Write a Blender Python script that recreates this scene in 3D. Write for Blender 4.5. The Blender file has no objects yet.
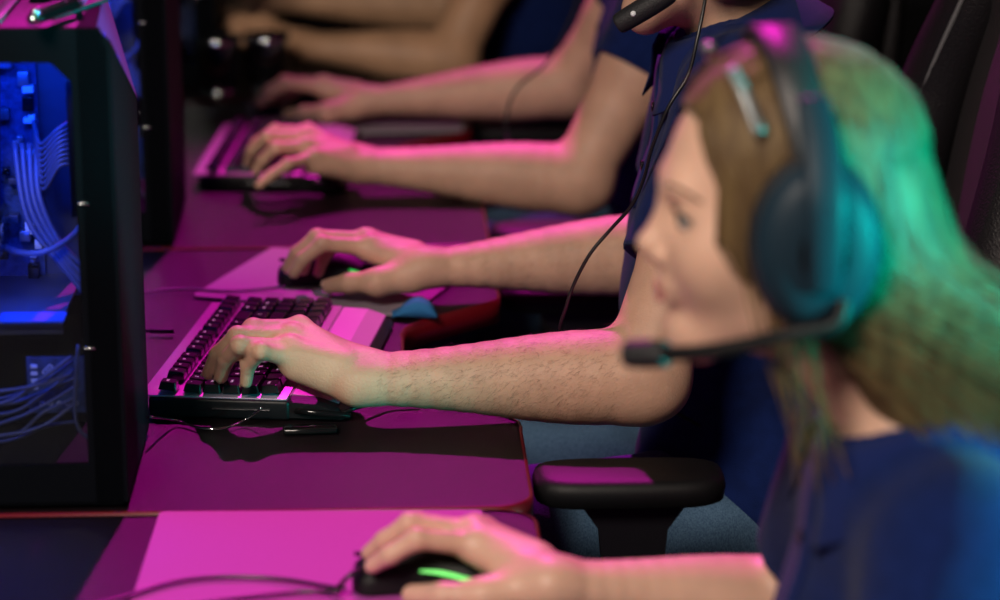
import bpy, bmesh, math, random
import numpy as np
from mathutils import Vector, Matrix
SC = bpy.context.scene
COL = SC.collection
random.seed(7); RNG = np.random.RandomState(7)

# ------------------------------------------------------------------ camera, world, lights, exposure
CAMF = 2600.0; YAW = math.radians(2.6); PIT = math.radians(15.5); CP = np.array([0, 0, 1.59])
FW = np.array([math.sin(YAW)*math.cos(PIT), math.cos(YAW)*math.cos(PIT), -math.sin(PIT)])
RT = np.array([math.cos(YAW), -math.sin(YAW), 0.0]); UPV = np.cross(RT, FW)
cd = bpy.data.cameras.new('camera'); cam = bpy.data.objects.new('camera', cd); COL.objects.link(cam)
cd.sensor_width = 36; cd.lens = CAMF/1000*36; cd.clip_start = .05
cam.matrix_world = Matrix(((RT[0], UPV[0], -FW[0], CP[0]), (RT[1], UPV[1], -FW[1], CP[1]), (RT[2], UPV[2], -FW[2], CP[2]), (0, 0, 0, 1)))
cd.dof.use_dof = True; cd.dof.focus_distance = 2.70; cd.dof.aperture_fstop = 2.8
SC.camera = cam
SC.view_settings.view_transform = 'Standard'; SC.view_settings.look = 'None'
SC.view_settings.exposure = 0.0; SC.view_settings.gamma = 1.0; SC.view_settings.use_curve_mapping = False
W = bpy.data.worlds.new('world'); SC.world = W; W.use_nodes = True
W.node_tree.nodes['Background'].inputs[0].default_value = (.25, .3, .6, 1)
W.node_tree.nodes['Background'].inputs[1].default_value = .006

def light(name, kind, loc, target, power, color, **kw):
    ld = bpy.data.lights.new(name, kind); o = bpy.data.objects.new(name, ld); COL.objects.link(o)
    o.location = loc; ld.energy = power; ld.color = color
    o.rotation_euler = (Vector(target)-Vector(loc)).to_track_quat('-Z', 'Y').to_euler()
    for k, v in kw.items(): setattr(ld, k, v)
    return o
# pink stage spot high behind the far players
light('pink_spot', 'SPOT', (.15, 5.9, 4.35), (.05, 2.55, .8), 1000, (1, .015, .62), spot_size=math.radians(33), spot_blend=.35, shadow_soft_size=.05)
# warm area light added high on the left; its source is unseen
light('unseen_key', 'AREA', (-1.0, -.1, 3.0), (.1, 2.9, .85), 98, (1, .85, .73), size=.8)
# teal stage light on the right behind the camera
light('teal_spot', 'SPOT', (2.45, .92, 1.18), (.50, 1.79, 1.04), 1350, (0, .68, .60), spot_size=math.radians(15.5), spot_blend=.45, shadow_soft_size=.12)
light('teal_spot', 'SPOT', (2.2, .75, 1.05), (-.045, 2.54, .785), 260, (0, .75, .66), spot_size=math.radians(3.4), spot_blend=.9, shadow_soft_size=.04)  # added narrow spot, only to tint the heel of the hand teal

# ------------------------------------------------------------------ helpers
def ray(px, py): return FW+(px-500)/CAMF*RT-(py-300)/CAMF*UPV
def P(px, py, Y): d = ray(px, py); return CP+d*(Y/d[1])
def PZ(px, py, z): d = ray(px, py); return CP+d*((z-1.59)/d[2])
A = lambda *v: np.array(v, float)
def unit(v): v = np.asarray(v, float); return v/(np.linalg.norm(v)+1e-12)

def mat(name, color, rough=.5, metal=0, spec=.5, noise=0, nscale=40, bump=0, bscale=200, sss=0, emit=None, estr=0, coat=0, color2=None, sheen=0, stretch=None, trans=0, alpha=1):
    m = bpy.data.materials.new(name); m.use_nodes = True; nt = m.node_tree; b = nt.nodes['Principled BSDF']
    c = tuple(color)+(1,)
    b.inputs['Base Color'].default_value = c; b.inputs['Roughness'].default_value = rough
    b.inputs['Metallic'].default_value = metal; b.inputs['Specular IOR Level'].default_value = spec
    b.inputs['Coat Weight'].default_value = coat; b.inputs['Sheen Weight'].default_value = sheen
    b.inputs['Transmission Weight'].default_value = trans; b.inputs['Alpha'].default_value = alpha
    if sss:
        b.inputs['Subsurface Weight'].default_value = sss; b.inputs['Subsurface Radius'].default_value = (.012, .004, .002)
        b.inputs['Subsurface Scale'].default_value = 1
    if emit: b.inputs['Emission Color'].default_value = tuple(emit)+(1,); b.inputs['Emission Strength'].default_value = estr
    tc = nt.nodes.new('ShaderNodeTexCoord'); src = tc.outputs['Object']
    if stretch:
        mp = nt.nodes.new('ShaderNodeMapping'); mp.inputs['Scale'].default_value = stretch
        nt.links.new(src, mp.inputs['Vector']); src = mp.outputs['Vector']
    if noise or color2:
        n = nt.nodes.new('ShaderNodeTexNoise'); n.inputs['Scale'].default_value = nscale; n.inputs['Detail'].default_value = 4
        nt.links.new(src, n.inputs['Vector'])
        r = nt.nodes.new('ShaderNodeValToRGB'); nt.links.new(n.outputs['Fac'], r.inputs['Fac'])
        c2 = color2 or tuple(min(1, x*(1+noise)) for x in color); c1 = color if color2 else tuple(x*(1-noise) for x in color)
        r.color_ramp.elements[0].position = .35; r.color_ramp.elements[1].position = .65
        r.color_ramp.elements[0].color = tuple(c1)+(1,); r.color_ramp.elements[1].color = tuple(c2)+(1,)
        nt.links.new(r.outputs['Color'], b.inputs['Base Color'])
    if bump:
        n = nt.nodes.new('ShaderNodeTexNoise'); n.inputs['Scale'].default_value = bscale; n.inputs['Detail'].default_value = 3
        nt.links.new(src, n.inputs['Vector'])
        bp = nt.nodes.new('ShaderNodeBump'); bp.inputs['Strength'].default_value = bump; bp.inputs['Distance'].default_value = .002
        nt.links.new(n.outputs['Fac'], bp.inputs['Height']); nt.links.new(bp.outputs['Normal'], b.inputs['Normal'])
    return m

M = dict(
    skin=mat('skin', (.60, .37, .26), .5, sss=.12, noise=.10, nscale=22, bump=.35, bscale=420, spec=.35),
    skin_tan=mat('skin_warm', (.56, .33, .19), .5, noise=.10, nscale=20, bump=.2, bscale=300, spec=.35),
    skin_fair=mat('skin_fair', (.68, .42, .31), .45, sss=.12, noise=.06, nscale=20, bump=.15, bscale=300, spec=.4),
    nail=mat('nail', (.66, .40, .33), .3, spec=.6),
    lip=mat('lip', (.46, .16, .15), .22, spec=.7),
    pink_light_patch=mat('pink_light_patch', (.34, .035, .26), .5, spec=.2), eye=mat('eye_white', (.42, .38, .36), .15), iris=mat('iris', (.03, .05, .04), .15), lash=mat('lash', (.02, .012, .01), .6),
    brow=mat('brow', (.07, .03, .015), .8),
    navy=mat('navy_pique', (.005, .015, .088), .9, spec=.1, bump=.5, bscale=900, noise=.12, nscale=60, sheen=.05),
    navy_rib=mat('navy_rib', (.007, .017, .10), .9, spec=.15, bump=.5, bscale=1400, sheen=.05),
    denim=mat('denim', (.025, .07, .14), .9, color2=(.085, .17, .27), nscale=900, stretch=(1, 1, .4), bump=.6, bscale=700),
    stitch=mat('stitch', (.3, .2, .1), .8),
    shoe=mat('shoe', (.05, .05, .055), .6), sole=mat('sole', (.6, .6, .6), .6),
    blonde=mat('blonde_hair', (.075, .040, .014), .6, color2=(.15, .095, .036), nscale=110, stretch=(1, 1, .05), sheen=.10, spec=.35),
    dark_hair=mat('dark_hair', (.03, .018, .012), .5),
    armhair=mat('arm_hair', (.10, .055, .03), .5),
    desk=mat('desk_laminate', (.009, .005, .007), .38, noise=.45, nscale=420, bump=.45, bscale=700, spec=.22),
    red=mat('red_edge', (.14, .003, .008), .35),
    dark=mat('black_metal', (.005, .005, .007), .42, spec=.3, bump=.1, bscale=600),
    case=mat('case_black', (.003, .004, .0065), .6, spec=.04, bump=.12, bscale=700),
    case_top=mat('case_top', (.010, .008, .010), .5, spec=.3, noise=.2, nscale=60, bump=.3, bscale=300),
    gloss=mat('gloss_black', (.006, .006, .007), .12),
    rubber=mat('black_rubber', (.004, .004, .005), .55, spec=.3, bump=.15, bscale=500),
    cable=mat('black_cable', (.010, .010, .011), .35, spec=.6),
    leather=mat('black_leather', (.010, .009, .011), .45, spec=.4, bump=.6, bscale=420),
    leather_dots=mat('perforated_leather', (.028, .026, .028), .5, bump=.9, bscale=900),
    piping=mat('grey_piping', (.16, .16, .17), .5),
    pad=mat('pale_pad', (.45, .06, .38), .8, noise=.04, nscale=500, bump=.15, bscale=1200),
    greypad=mat('grey_pad', (.30, .24, .29), .75, noise=.08, nscale=400, bump=.2, bscale=900),
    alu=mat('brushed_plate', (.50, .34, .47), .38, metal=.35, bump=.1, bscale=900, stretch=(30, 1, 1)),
    keycap=mat('keycap', (.009, .008, .010), .22, spec=.7), legend=mat('legend', (.75, .7, .75), .4, emit=(.9, .7, .8), estr=.25),
    slider=mat('slider_steel', (.30, .33, .34), .4, metal=.6), silver=mat('silver', (.62, .64, .66), .22, metal=1), chrome=mat('chrome', (.8, .85, .88), .08, metal=1),
    green=mat('green_led', (.02, .5, .06), .4, emit=(.06, .8, .12), estr=.7),
    mint=mat('mint_led', (.3, .6, .3), .4, emit=(.10, 1, .12), estr=1.0),
    cloth=mat('blue_cloth', (.02, .17, .42), .85, bump=.5, bscale=800),
    pcb=mat('board', (.02, .04, .10), .45, color2=(.05, .09, .20), nscale=120, bump=.5, bscale=300),
    steel=mat('grey_steel', (.10, .105, .13), .45, metal=.5), white=mat('white_print', (.8, .85, .9), .5),
    sink=mat('heatsink', (.35, .37, .42), .35, metal=.8),
    bluecable=mat('sleeved_cable', (.10, .11, .16), .4),
    ledblue=mat('blue_led', (.02, .06, .6), .4, emit=(.01, .06, 1), estr=9), shelf_glow=mat('blue_lit_lip', (.02, .05, .4), .4, emit=(.01, .07, 1), estr=.5),
    wall=mat('dark_wall', (.012, .012, .016), .8, noise=.15, nscale=6), floor=mat('dark_carpet', (.014, .013, .016), .9, noise=.3, nscale=120, bump=.4, bscale=300),
    ear=mat('headset_shell', (.010, .026, .042), .5, spec=.2), cush=mat('headset_cushion', (.012, .013, .016), .6, bump=.4, bscale=500),
    band=mat('headband', (.02, .02, .024), .45, bump=.3, bscale=400),
)
def glassmat():
    m = bpy.data.materials.new('tinted_glass'); m.use_nodes = True; nt = m.node_tree; nt.nodes.clear()
    o = nt.nodes.new('ShaderNodeOutputMaterial'); mx = nt.nodes.new('ShaderNodeMixShader'); t = nt.nodes.new('ShaderNodeBsdfTransparent'); g = nt.nodes.new('ShaderNodeBsdfGlossy')
    t.inputs[0].default_value = (.80, .84, .92, 1); g.inputs['Roughness'].default_value = .03; f = nt.nodes.new('ShaderNodeFresnel'); f.inputs[0].default_value = 1.45
    nt.links.new(f.outputs[0], mx.inputs[0]); nt.links.new(t.outputs[0], mx.inputs[1]); nt.links.new(g.outputs[0], mx.inputs[2]); nt.links.new(mx.outputs[0], o.inputs[0]); return m
M['glass'] = glassmat()

def tag(o, label=None, cat=None, group=None, kind=None):
    if label: o['label'] = label
    if cat: o['category'] = cat
    if group: o['group'] = group
    if kind: o['kind'] = kind
    return o
def thing(name, label, cat, loc=(0, 0, 0), rz=0, group=None):
    o = bpy.data.objects.new(name, None); COL.objects.link(o); o.location = tuple(loc); o.rotation_euler = (0, 0, rz); o.empty_display_size = .05
    return tag(o, label, cat, group)
def link(name, me, m, parent=None, world=True):
    o = bpy.data.objects.new(name, me); COL.objects.link(o); me.materials.clear()
    for x in (m if isinstance(m, (list, tuple)) else [m]): me.materials.append(x)
    if parent:
        o.parent = parent
        if world:
            chain = Matrix.Identity(4); p = parent
            while p is not None: chain = Matrix.LocRotScale(p.location, p.rotation_euler, p.scale) @ chain; p = p.parent
            me.transform(chain.inverted())
    return o
def copy_tree(o, parent=None):
    c = o.copy(); COL.objects.link(c); c.parent = parent
    for ch in list(o.children): copy_tree(ch, c)
    return c

def crom(pts, n=8, closed=False):
    pts = [np.asarray(p, float) for p in pts]; out = []; N = len(pts)
    rng = range(N if closed else N-1)
    for i in rng:
        if closed: p0, p1, p2, p3 = pts[i-1], pts[i], pts[(i+1) % N], pts[(i+2) % N]
        else: p0, p1, p2, p3 = pts[max(i-1, 0)], pts[i], pts[i+1], pts[min(i+2, N-1)]
        for k in range(n):
            t = k/n
            out.append(.5*((2*p1)+(-p0+p2)*t+(2*p0-5*p1+4*p2-p3)*t*t+(-p0+3*p1-3*p2+p3)*t**3))
    if not closed: out.append(pts[-1])
    return out

class MB:
    """collects shapes into one mesh"""
    def __init__(s): s.v = []; s.f = []; s.mi = []; s.sm = []
    def add(s, vs, fs, mi=0, smooth=True):
        b = len(s.v); s.v += [tuple(map(float, v)) for v in vs]; s.f += [tuple(b+i for i in f) for f in fs]; s.mi += [mi]*len(fs); s.sm += [smooth]*len(fs)
    def bm(s, b, mi=0, smooth=False):
        b.verts.index_update(); s.add([v.co[:] for v in b.verts], [[v.index for v in f.verts] for f in b.faces], mi, smooth); b.free()
    def box(s, c, size, rot=None, bev=0, mi=0, taper=1, seg=2):
        b = bmesh.new(); bmesh.ops.create_cube(b, size=1)
        for v in b.verts:
            k = taper if v.co.z > 0 else 1
            v.co = Vector((v.co.x*size[0]*k, v.co.y*size[1]*k, v.co.z*size[2]))
        if bev: bmesh.ops.bevel(b, geom=list(b.edges), offset=bev, segments=seg, affect='EDGES', profile=.5)
        R = rot if rot is not None else Matrix.Identity(3)
        if not isinstance(R, Matrix): R = Matrix([list(map(float, r)) for r in R])
        for v in b.verts: v.co = R @ v.co + Vector(tuple(map(float, c)))
        s.bm(b, mi, bool(bev)); return s
    def cyl(s, a, b_, r0, r1=None, n=16, mi=0, cap=True):
        r1 = r0 if r1 is None else r1; a = np.asarray(a, float); b_ = np.asarray(b_, float); d = unit(b_-a)
        x = unit(np.cross(d, A(0, 0, 1) if abs(d[2]) < .9 else A(1, 0, 0))); y = np.cross(d, x); vs = []
        for (c, r) in ((a, r0), (b_, r1)):
            for k in range(n): t = 2*math.pi*k/n; vs.append(c+r*(math.cos(t)*x+math.sin(t)*y))
        s.add(vs, [(k, (k+1) % n, n+(k+1) % n, n+k) for k in range(n)], mi, True)
        if cap: s.add(vs, [tuple(range(n))[::-1], tuple(range(n, 2*n))], mi, False)
        return s
    def tube(s, pts, r, n=8, mi=0, smooth=6, flat=1, up=None, closed=False):
        pts = crom(pts, smooth, closed) if smooth else [np.asarray(p, float) for p in pts]; N = len(pts)
        rr = r if callable(r) else (lambda t: r); vs = []; fs = []
        prev = None
        for i in range(N):
            if closed: d = unit(pts[(i+1) % N]-pts[i-1])
            else: d = unit(pts[min(i+1, N-1)]-pts[max(i-1, 0)])
            if up is not None: x = unit(np.cross(d, up)); 
            elif prev is None: x = unit(np.cross(d, A(0, 0, 1) if abs(d[2]) < .9 else A(1, 0, 0)))
            else: x = unit(prev-d*np.dot(prev, d))
            prev = x; y = np.cross(d, x); q = rr(i/(N-1))
            for k in range(n): t = 2*math.pi*k/n; vs.append(pts[i]+q*(math.cos(t)*x+flat*math.sin(t)*y))
        M_ = N if closed else N-1
        for i in range(M_):
            j = (i+1) % N
            for k in range(n): fs.append((i*n+k, i*n+(k+1) % n, j*n+(k+1) % n, j*n+k))
        if not closed: fs += [tuple(range(n))[::-1], tuple(range((N-1)*n, N*n))]
        s.add(vs, fs, mi, True); return s
    def prism(s, poly, z0, z1, mi=0, M3=None, o=(0, 0, 0), smooth=False):
        n = len(poly); vs = [(p[0], p[1], z0) for p in poly]+[(p[0], p[1], z1) for p in poly]
        if M3 is not None: vs = [np.asarray(o)+M3[0]*v[0]+M3[1]*v[1]+M3[2]*v[2] for v in vs]
        s.add(vs, [(k, (k+1) % n, n+(k+1) % n, n+k) for k in range(n)], mi, smooth)
        s.add(vs, [tuple(range(n))[::-1], tuple(range(n, 2*n))], mi, False); return s
    def lathe(s, prof, c=(0, 0, 0), ax=None, n=24, mi=0):
        c = np.asarray(c, float); d = unit(ax if ax is not None else (0, 0, 1)); x = unit(np.cross(d, A(0, 0, 1) if abs(d[2]) < .9 else A(1, 0, 0))); y = np.cross(d, x); vs = []
        for (r, h) in prof:
            for k in range(n): t = 2*math.pi*k/n; vs.append(c+d*h+r*(math.cos(t)*x+math.sin(t)*y))
        m = len(prof); s.add(vs, [(i*n+k, i*n+(k+1) % n, (i+1)*n+(k+1) % n, (i+1)*n+k) for i in range(m-1) for k in range(n)], mi, True); return s
    def ball(s, c, r, mi=0, n=16):
        b = bmesh.new(); bmesh.ops.create_uvsphere(b, u_segments=n, v_segments=n//2, radius=1)
        r = (r, r, r) if np.isscalar(r) else r
        for v in b.verts: v.co = Vector((v.co.x*r[0]+c[0], v.co.y*r[1]+c[1], v.co.z*r[2]+c[2]))
        s.bm(b, mi, True); return s
    def build(s, name, m, parent=None, fixn=False):
        me = bpy.data.meshes.new(name); me.from_pydata(s.v, [], s.f)
        me.polygons.foreach_set('material_index', s.mi); me.polygons.foreach_set('use_smooth', s.sm)
        if fixn:
            b = bmesh.new(); b.from_mesh(me); bmesh.ops.recalc_face_normals(b, faces=b.faces); b.to_mesh(me); b.free()
        me.update(); return link(name, me, m, parent)

# ------------------------------------------------------------------ signed-distance shapes and their mesher
BIG = 9.0
class RC:      # tapered capsule
    def __init__(s, a, b, ra, rb=None):
        s.a = np.asarray(a, float); s.b = np.asarray(b, float); s.ra = ra; s.rb = ra if rb is None else rb
        s.ba = s.b-s.a; s.l2 = max(1e-9, s.ba@s.ba); s.c = (s.a+s.b)/2; s.r = math.sqrt(s.l2)/2+max(s.ra, s.rb)
    def d(s, p):
        q = p-s.a; h = np.clip(q@s.ba/s.l2, 0, 1)
        return np.linalg.norm(q-h[:, None]*s.ba, axis=1)-(s.ra+(s.rb-s.ra)*h)
class EL:      # ellipsoid, R rows = local axes
    def __init__(s, c, r, R=None): s.c = np.asarray(c, float); s.rad = np.asarray(r, float); s.R = np.eye(3) if R is None else np.asarray(R); s.r = max(r)
    def d(s, p):
        q = (p-s.c)@s.R.T; k0 = np.linalg.norm(q/s.rad, axis=1); k1 = np.linalg.norm(q/s.rad**2, axis=1)+1e-9
        return np.where(k0 < 1e-4, -min(s.rad), k0*(k0-1)/k1)
class HS:      # half space: inside where (p-c).n < 0
    def __init__(s, c, n): s.c = np.asarray(c, float); s.n = unit(n); s.r = 99
    def d(s, p): return (p-s.c)@s.n
def smin(a, b, k):
    if k <= 0: return np.minimum(a, b)
    h = np.maximum(k-np.abs(a-b), 0)/k; return np.minimum(a, b)-h*h*k*.25
class SDF:
    """ops: list of (mode, prims, inner blend, join blend)"""
    def __init__(s, ops, disp=None): s.ops = ops; s.disp = disp
    def ev(s, p, c=None, R=0, cull=None):
        d = np.full(len(p), BIG)
        for (mode, prims, ki, kj) in s.ops:
            g = None
            for q in prims:
                if cull is not None and np.linalg.norm(q.c-c)-q.r-R > cull:
                    if mode == 'subi': g = None; break
                    continue
                e = q.d(p)
                if g is None: g = e
                else: g = np.maximum(g, e) if mode in ('subi', 'inti') else smin(g, e, ki)
            if g is None: continue
            if mode == 'add': d = smin(d, g, kj)
            elif mode in ('sub', 'subi'): d = -smin(-d, g, kj)
            elif mode in ('int', 'inti'): d = -smin(-d, -g, kj)
        if s.disp is not None: d = d+s.disp(p)
        return d
    def march(s, o, dr, tmax=1.0):
        t = 0.0
        for _ in range(80):
            q = np.asarray(o)+np.asarray(dr)*t; e = s.ev(q[None])[0]
            if e < .0004: return q
            t += max(e*.8, .0004)
            if t > tmax: return None
        return q
    def mesh(s, vox, lo, hi, B=14):
        lo = np.asarray(lo, float); bs = B*vox; nb = np.maximum(1, np.ceil((np.asarray(hi)-lo)/bs).astype(int))
        ii = np.stack(np.meshgrid(*[np.arange(n) for n in nb], indexing='ij'), -1).reshape(-1, 3)
        cen = lo+(ii+.5)*bs; dv = np.concatenate([s.ev(cen[i:i+20000]) for i in range(0, len(cen), 20000)])
        act = ii[np.abs(dv) < bs*1.15+.03]
        NG = nb*B+3; key = lambda g: (g[..., 0]*NG[1]+g[..., 1])*NG[2]+g[..., 2]
        K = []; V = []; Q = []
        g = np.stack(np.meshgrid(*[np.arange(B+1)]*3, indexing='ij'), -1)
        eo = [((0, 0, 0), (1, 0, 0)), ((0, 1, 0), (1, 1, 0)), ((0, 0, 1), (1, 0, 1)), ((0, 1, 1), (1, 1, 1)), ((0, 0, 0), (0, 1, 0)), ((1, 0, 0), (1, 1, 0)), ((0, 0, 1), (0, 1, 1)), ((1, 0, 1), (1, 1, 1)), ((0, 0, 0), (0, 0, 1)), ((1, 0, 0), (1, 0, 1)), ((0, 1, 0), (0, 1, 1)), ((1, 1, 0), (1, 1, 1))]
        S = lambda F, o: F[o[0]:o[0]+B, o[1]:o[1]+B, o[2]:o[2]+B]
        for b in act:
            base = b*B; pts = lo+(base+g)*vox; cc = lo+(base+B/2)*vox
            F = s.ev(pts.reshape(-1, 3), cc, bs*.9, .09).reshape(B+1, B+1, B+1)
            neg = F < 0
            if neg.all() or not neg.any(): continue
            acc = np.zeros((B, B, B, 3)); cnt = np.zeros((B, B, B))
            for (o, q) in eo:
                f0 = S(F, o); f1 = S(F, q); cr = (f0 < 0) != (f1 < 0); t = np.where(cr, f0/np.where(cr, f0-f1, 1), 0)
                for ax in range(3): acc[..., ax] += np.where(cr, o[ax]+t*(q[ax]-o[ax]), 0)
                cnt += cr
            m = cnt > 0; gi = g[:B, :B, :B][m]; V.append(lo+(base+gi+acc[m]/cnt[m][:, None])*vox); K.append(key(base+gi))
            for ax in range(3):
                o = [0, 0, 0]; o[ax] = 1; f0 = S(neg, (0, 0, 0)); f1 = S(neg, o); cr = f0 != f1
                e = g[:B, :B, :B][cr]+base; fl = f0[cr]; u = np.zeros(3, int); w = np.zeros(3, int); u[(ax+1) % 3] = 1; w[(ax+2) % 3] = 1
                k4 = np.stack([key(e-u-w), key(e-w), key(e), key(e-u)], 1); k4[~fl] = k4[~fl][:, ::-1]; Q.append(k4)
        K = np.concatenate(K); V = np.concatenate(V); Q = np.concatenate(Q)
        K, ix = np.unique(K, return_index=True); V = V[ix]; q = np.searchsorted(K, Q); q = np.minimum(q, len(K)-1)
        ok = (K[q] == Q).all(1); q = q[ok]
        return V, q
def mesh_np(name, V, q, m, parent=None):
    me = bpy.data.meshes.new(name); me.vertices.add(len(V)); me.vertices.foreach_set('co', V.astype(np.float32).ravel())
    k = q.shape[1]; me.loops.add(len(q)*k); me.loops.foreach_set('vertex_index', q.astype(np.int32).ravel())
    me.polygons.add(len(q)); me.polygons.foreach_set('loop_start', np.arange(0, len(q)*k, k, dtype=np.int32)); me.polygons.foreach_set('loop_total', np.full(len(q), k, np.int32))
    me.polygons.foreach_set('use_smooth', np.ones(len(q), bool)); me.update(calc_edges=True); me.validate()
    return link(name, me, m, parent)
def sdf_obj(name, sdf, vox, lo, hi, m, parent=None):
    V, q = sdf.mesh(vox, lo, hi); return mesh_np(name, V, q, m, parent)

# ------------------------------------------------------------------ the room
def struct(name, mb, m): return tag(mb.build(name, m), kind='structure')
struct('floor', MB().box((.5, 3.5, -.05), (9, 13, .1)), M['floor'])
struct('ceiling', MB().box((.5, 3.5, 4.85), (9, 13, .1)), M['wall'])
struct('wall_far', MB().box((.5, 10.05, 2.4), (9, .1, 4.8)), M['wall'])
struct('wall_near', MB().box((.5, -3.05, 2.4), (9, .1, 4.8)), M['wall'])
struct('wall_left', MB().box((-4.05, 3.5, 2.4), (.1, 13, 4.8)), M['wall'])
struct('wall_right', MB().box((5.05, 3.5, 2.4), (.1, 13, 4.8)), M['wall'])

# ------------------------------------------------------------------ desks with a cut-out front
def desk_outline(L=.986, x0=-.78, x1=.135, xc=.017, r=.035, inset=0.0):
    pts = [(x0, 0)]
    for k in range(9): t = -math.pi/2+math.pi/2*k/8; pts.append((x1-r+r*math.cos(t), r+r*math.sin(t)))
    def S(y0, y1, a, b):
        ctrl = [(a, y0-.02), (a, y0), (a+(b-a)*.10, y0+(y1-y0)*.16), (a+(b-a)*.86, y0+(y1-y0)*.72), (b, y1), (b, y1+.02)]
        return [tuple(p) for p in crom([A(*c) for c in ctrl], 7)]
    near = S(.245, .40, x1, xc); pts += near
    far = [(x, L-y) for (x, y) in near][::-1]; pts += far
    for k in range(9): t = math.pi/2*k/8; pts.append((x1-r+r*math.cos(t), L-r+r*math.sin(t)))
    pts.append((x0, L)); return pts
def make_desk(Y0, label):
    t = thing('gaming_desk', label, 'desk', (0, Y0, 0), group=None); o = desk_outline()
    t0 = A(0, Y0, 0)
    MB().prism([(x, y+Y0) for x, y in o], .724, .75).build('tabletop', M['desk'], t)
    e = MB(); n = len(o); cx, cy = -.3, .5; vs = []
    for ring in ((0, .722), (.0025, .722), (.0025, .7505), (-.001, .7515)):
        for i, (x, y) in enumerate(o):
            p0 = A(*o[i-1]); p1 = A(*o[(i+1) % n]); d = unit(p1-p0); vs.append((x+d[1]*ring[0], y-d[0]*ring[0]+Y0, ring[1]))
    e.add(vs, [(k*n+i, k*n+(i+1) % n, (k+1)*n+(i+1) % n, (k+1)*n+i) for k in range(3) for i in range(n)], 0, True)
    e.build('edge_band', M['red'], t)
    for (x, y) in ((-.70, .08), (-.70, .91), (.03, .08), (.03, .91)):
        m = MB(); m.box((x, y+Y0, .3615), (.05, .05, .723), bev=.004); m.box((x, y+Y0, .006), (.09, .07, .012), bev=.003); m.build('leg', M['dark'], t)
    m = MB(); m.box((-.70, Y0+.496, .66), (.02, .79, .09)); m.build('crossbar', M['dark'], t)
    return t
DY = [2.298-.996, 2.298, 3.294, 4.290]
make_desk(DY[0], 'nearest dark desk with red edging, the pale pink-lit mouse pad lying on it')
make_desk(DY[1], 'dark desk with a red-edged body cut-out, holding the pink-lit keyboard in focus')
make_desk(DY[2], 'blurred dark red-edged desk under the far blurred keyboard')
make_desk(DY[3], 'farthest dark desk, in shadow at the top of the photo')

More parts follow.
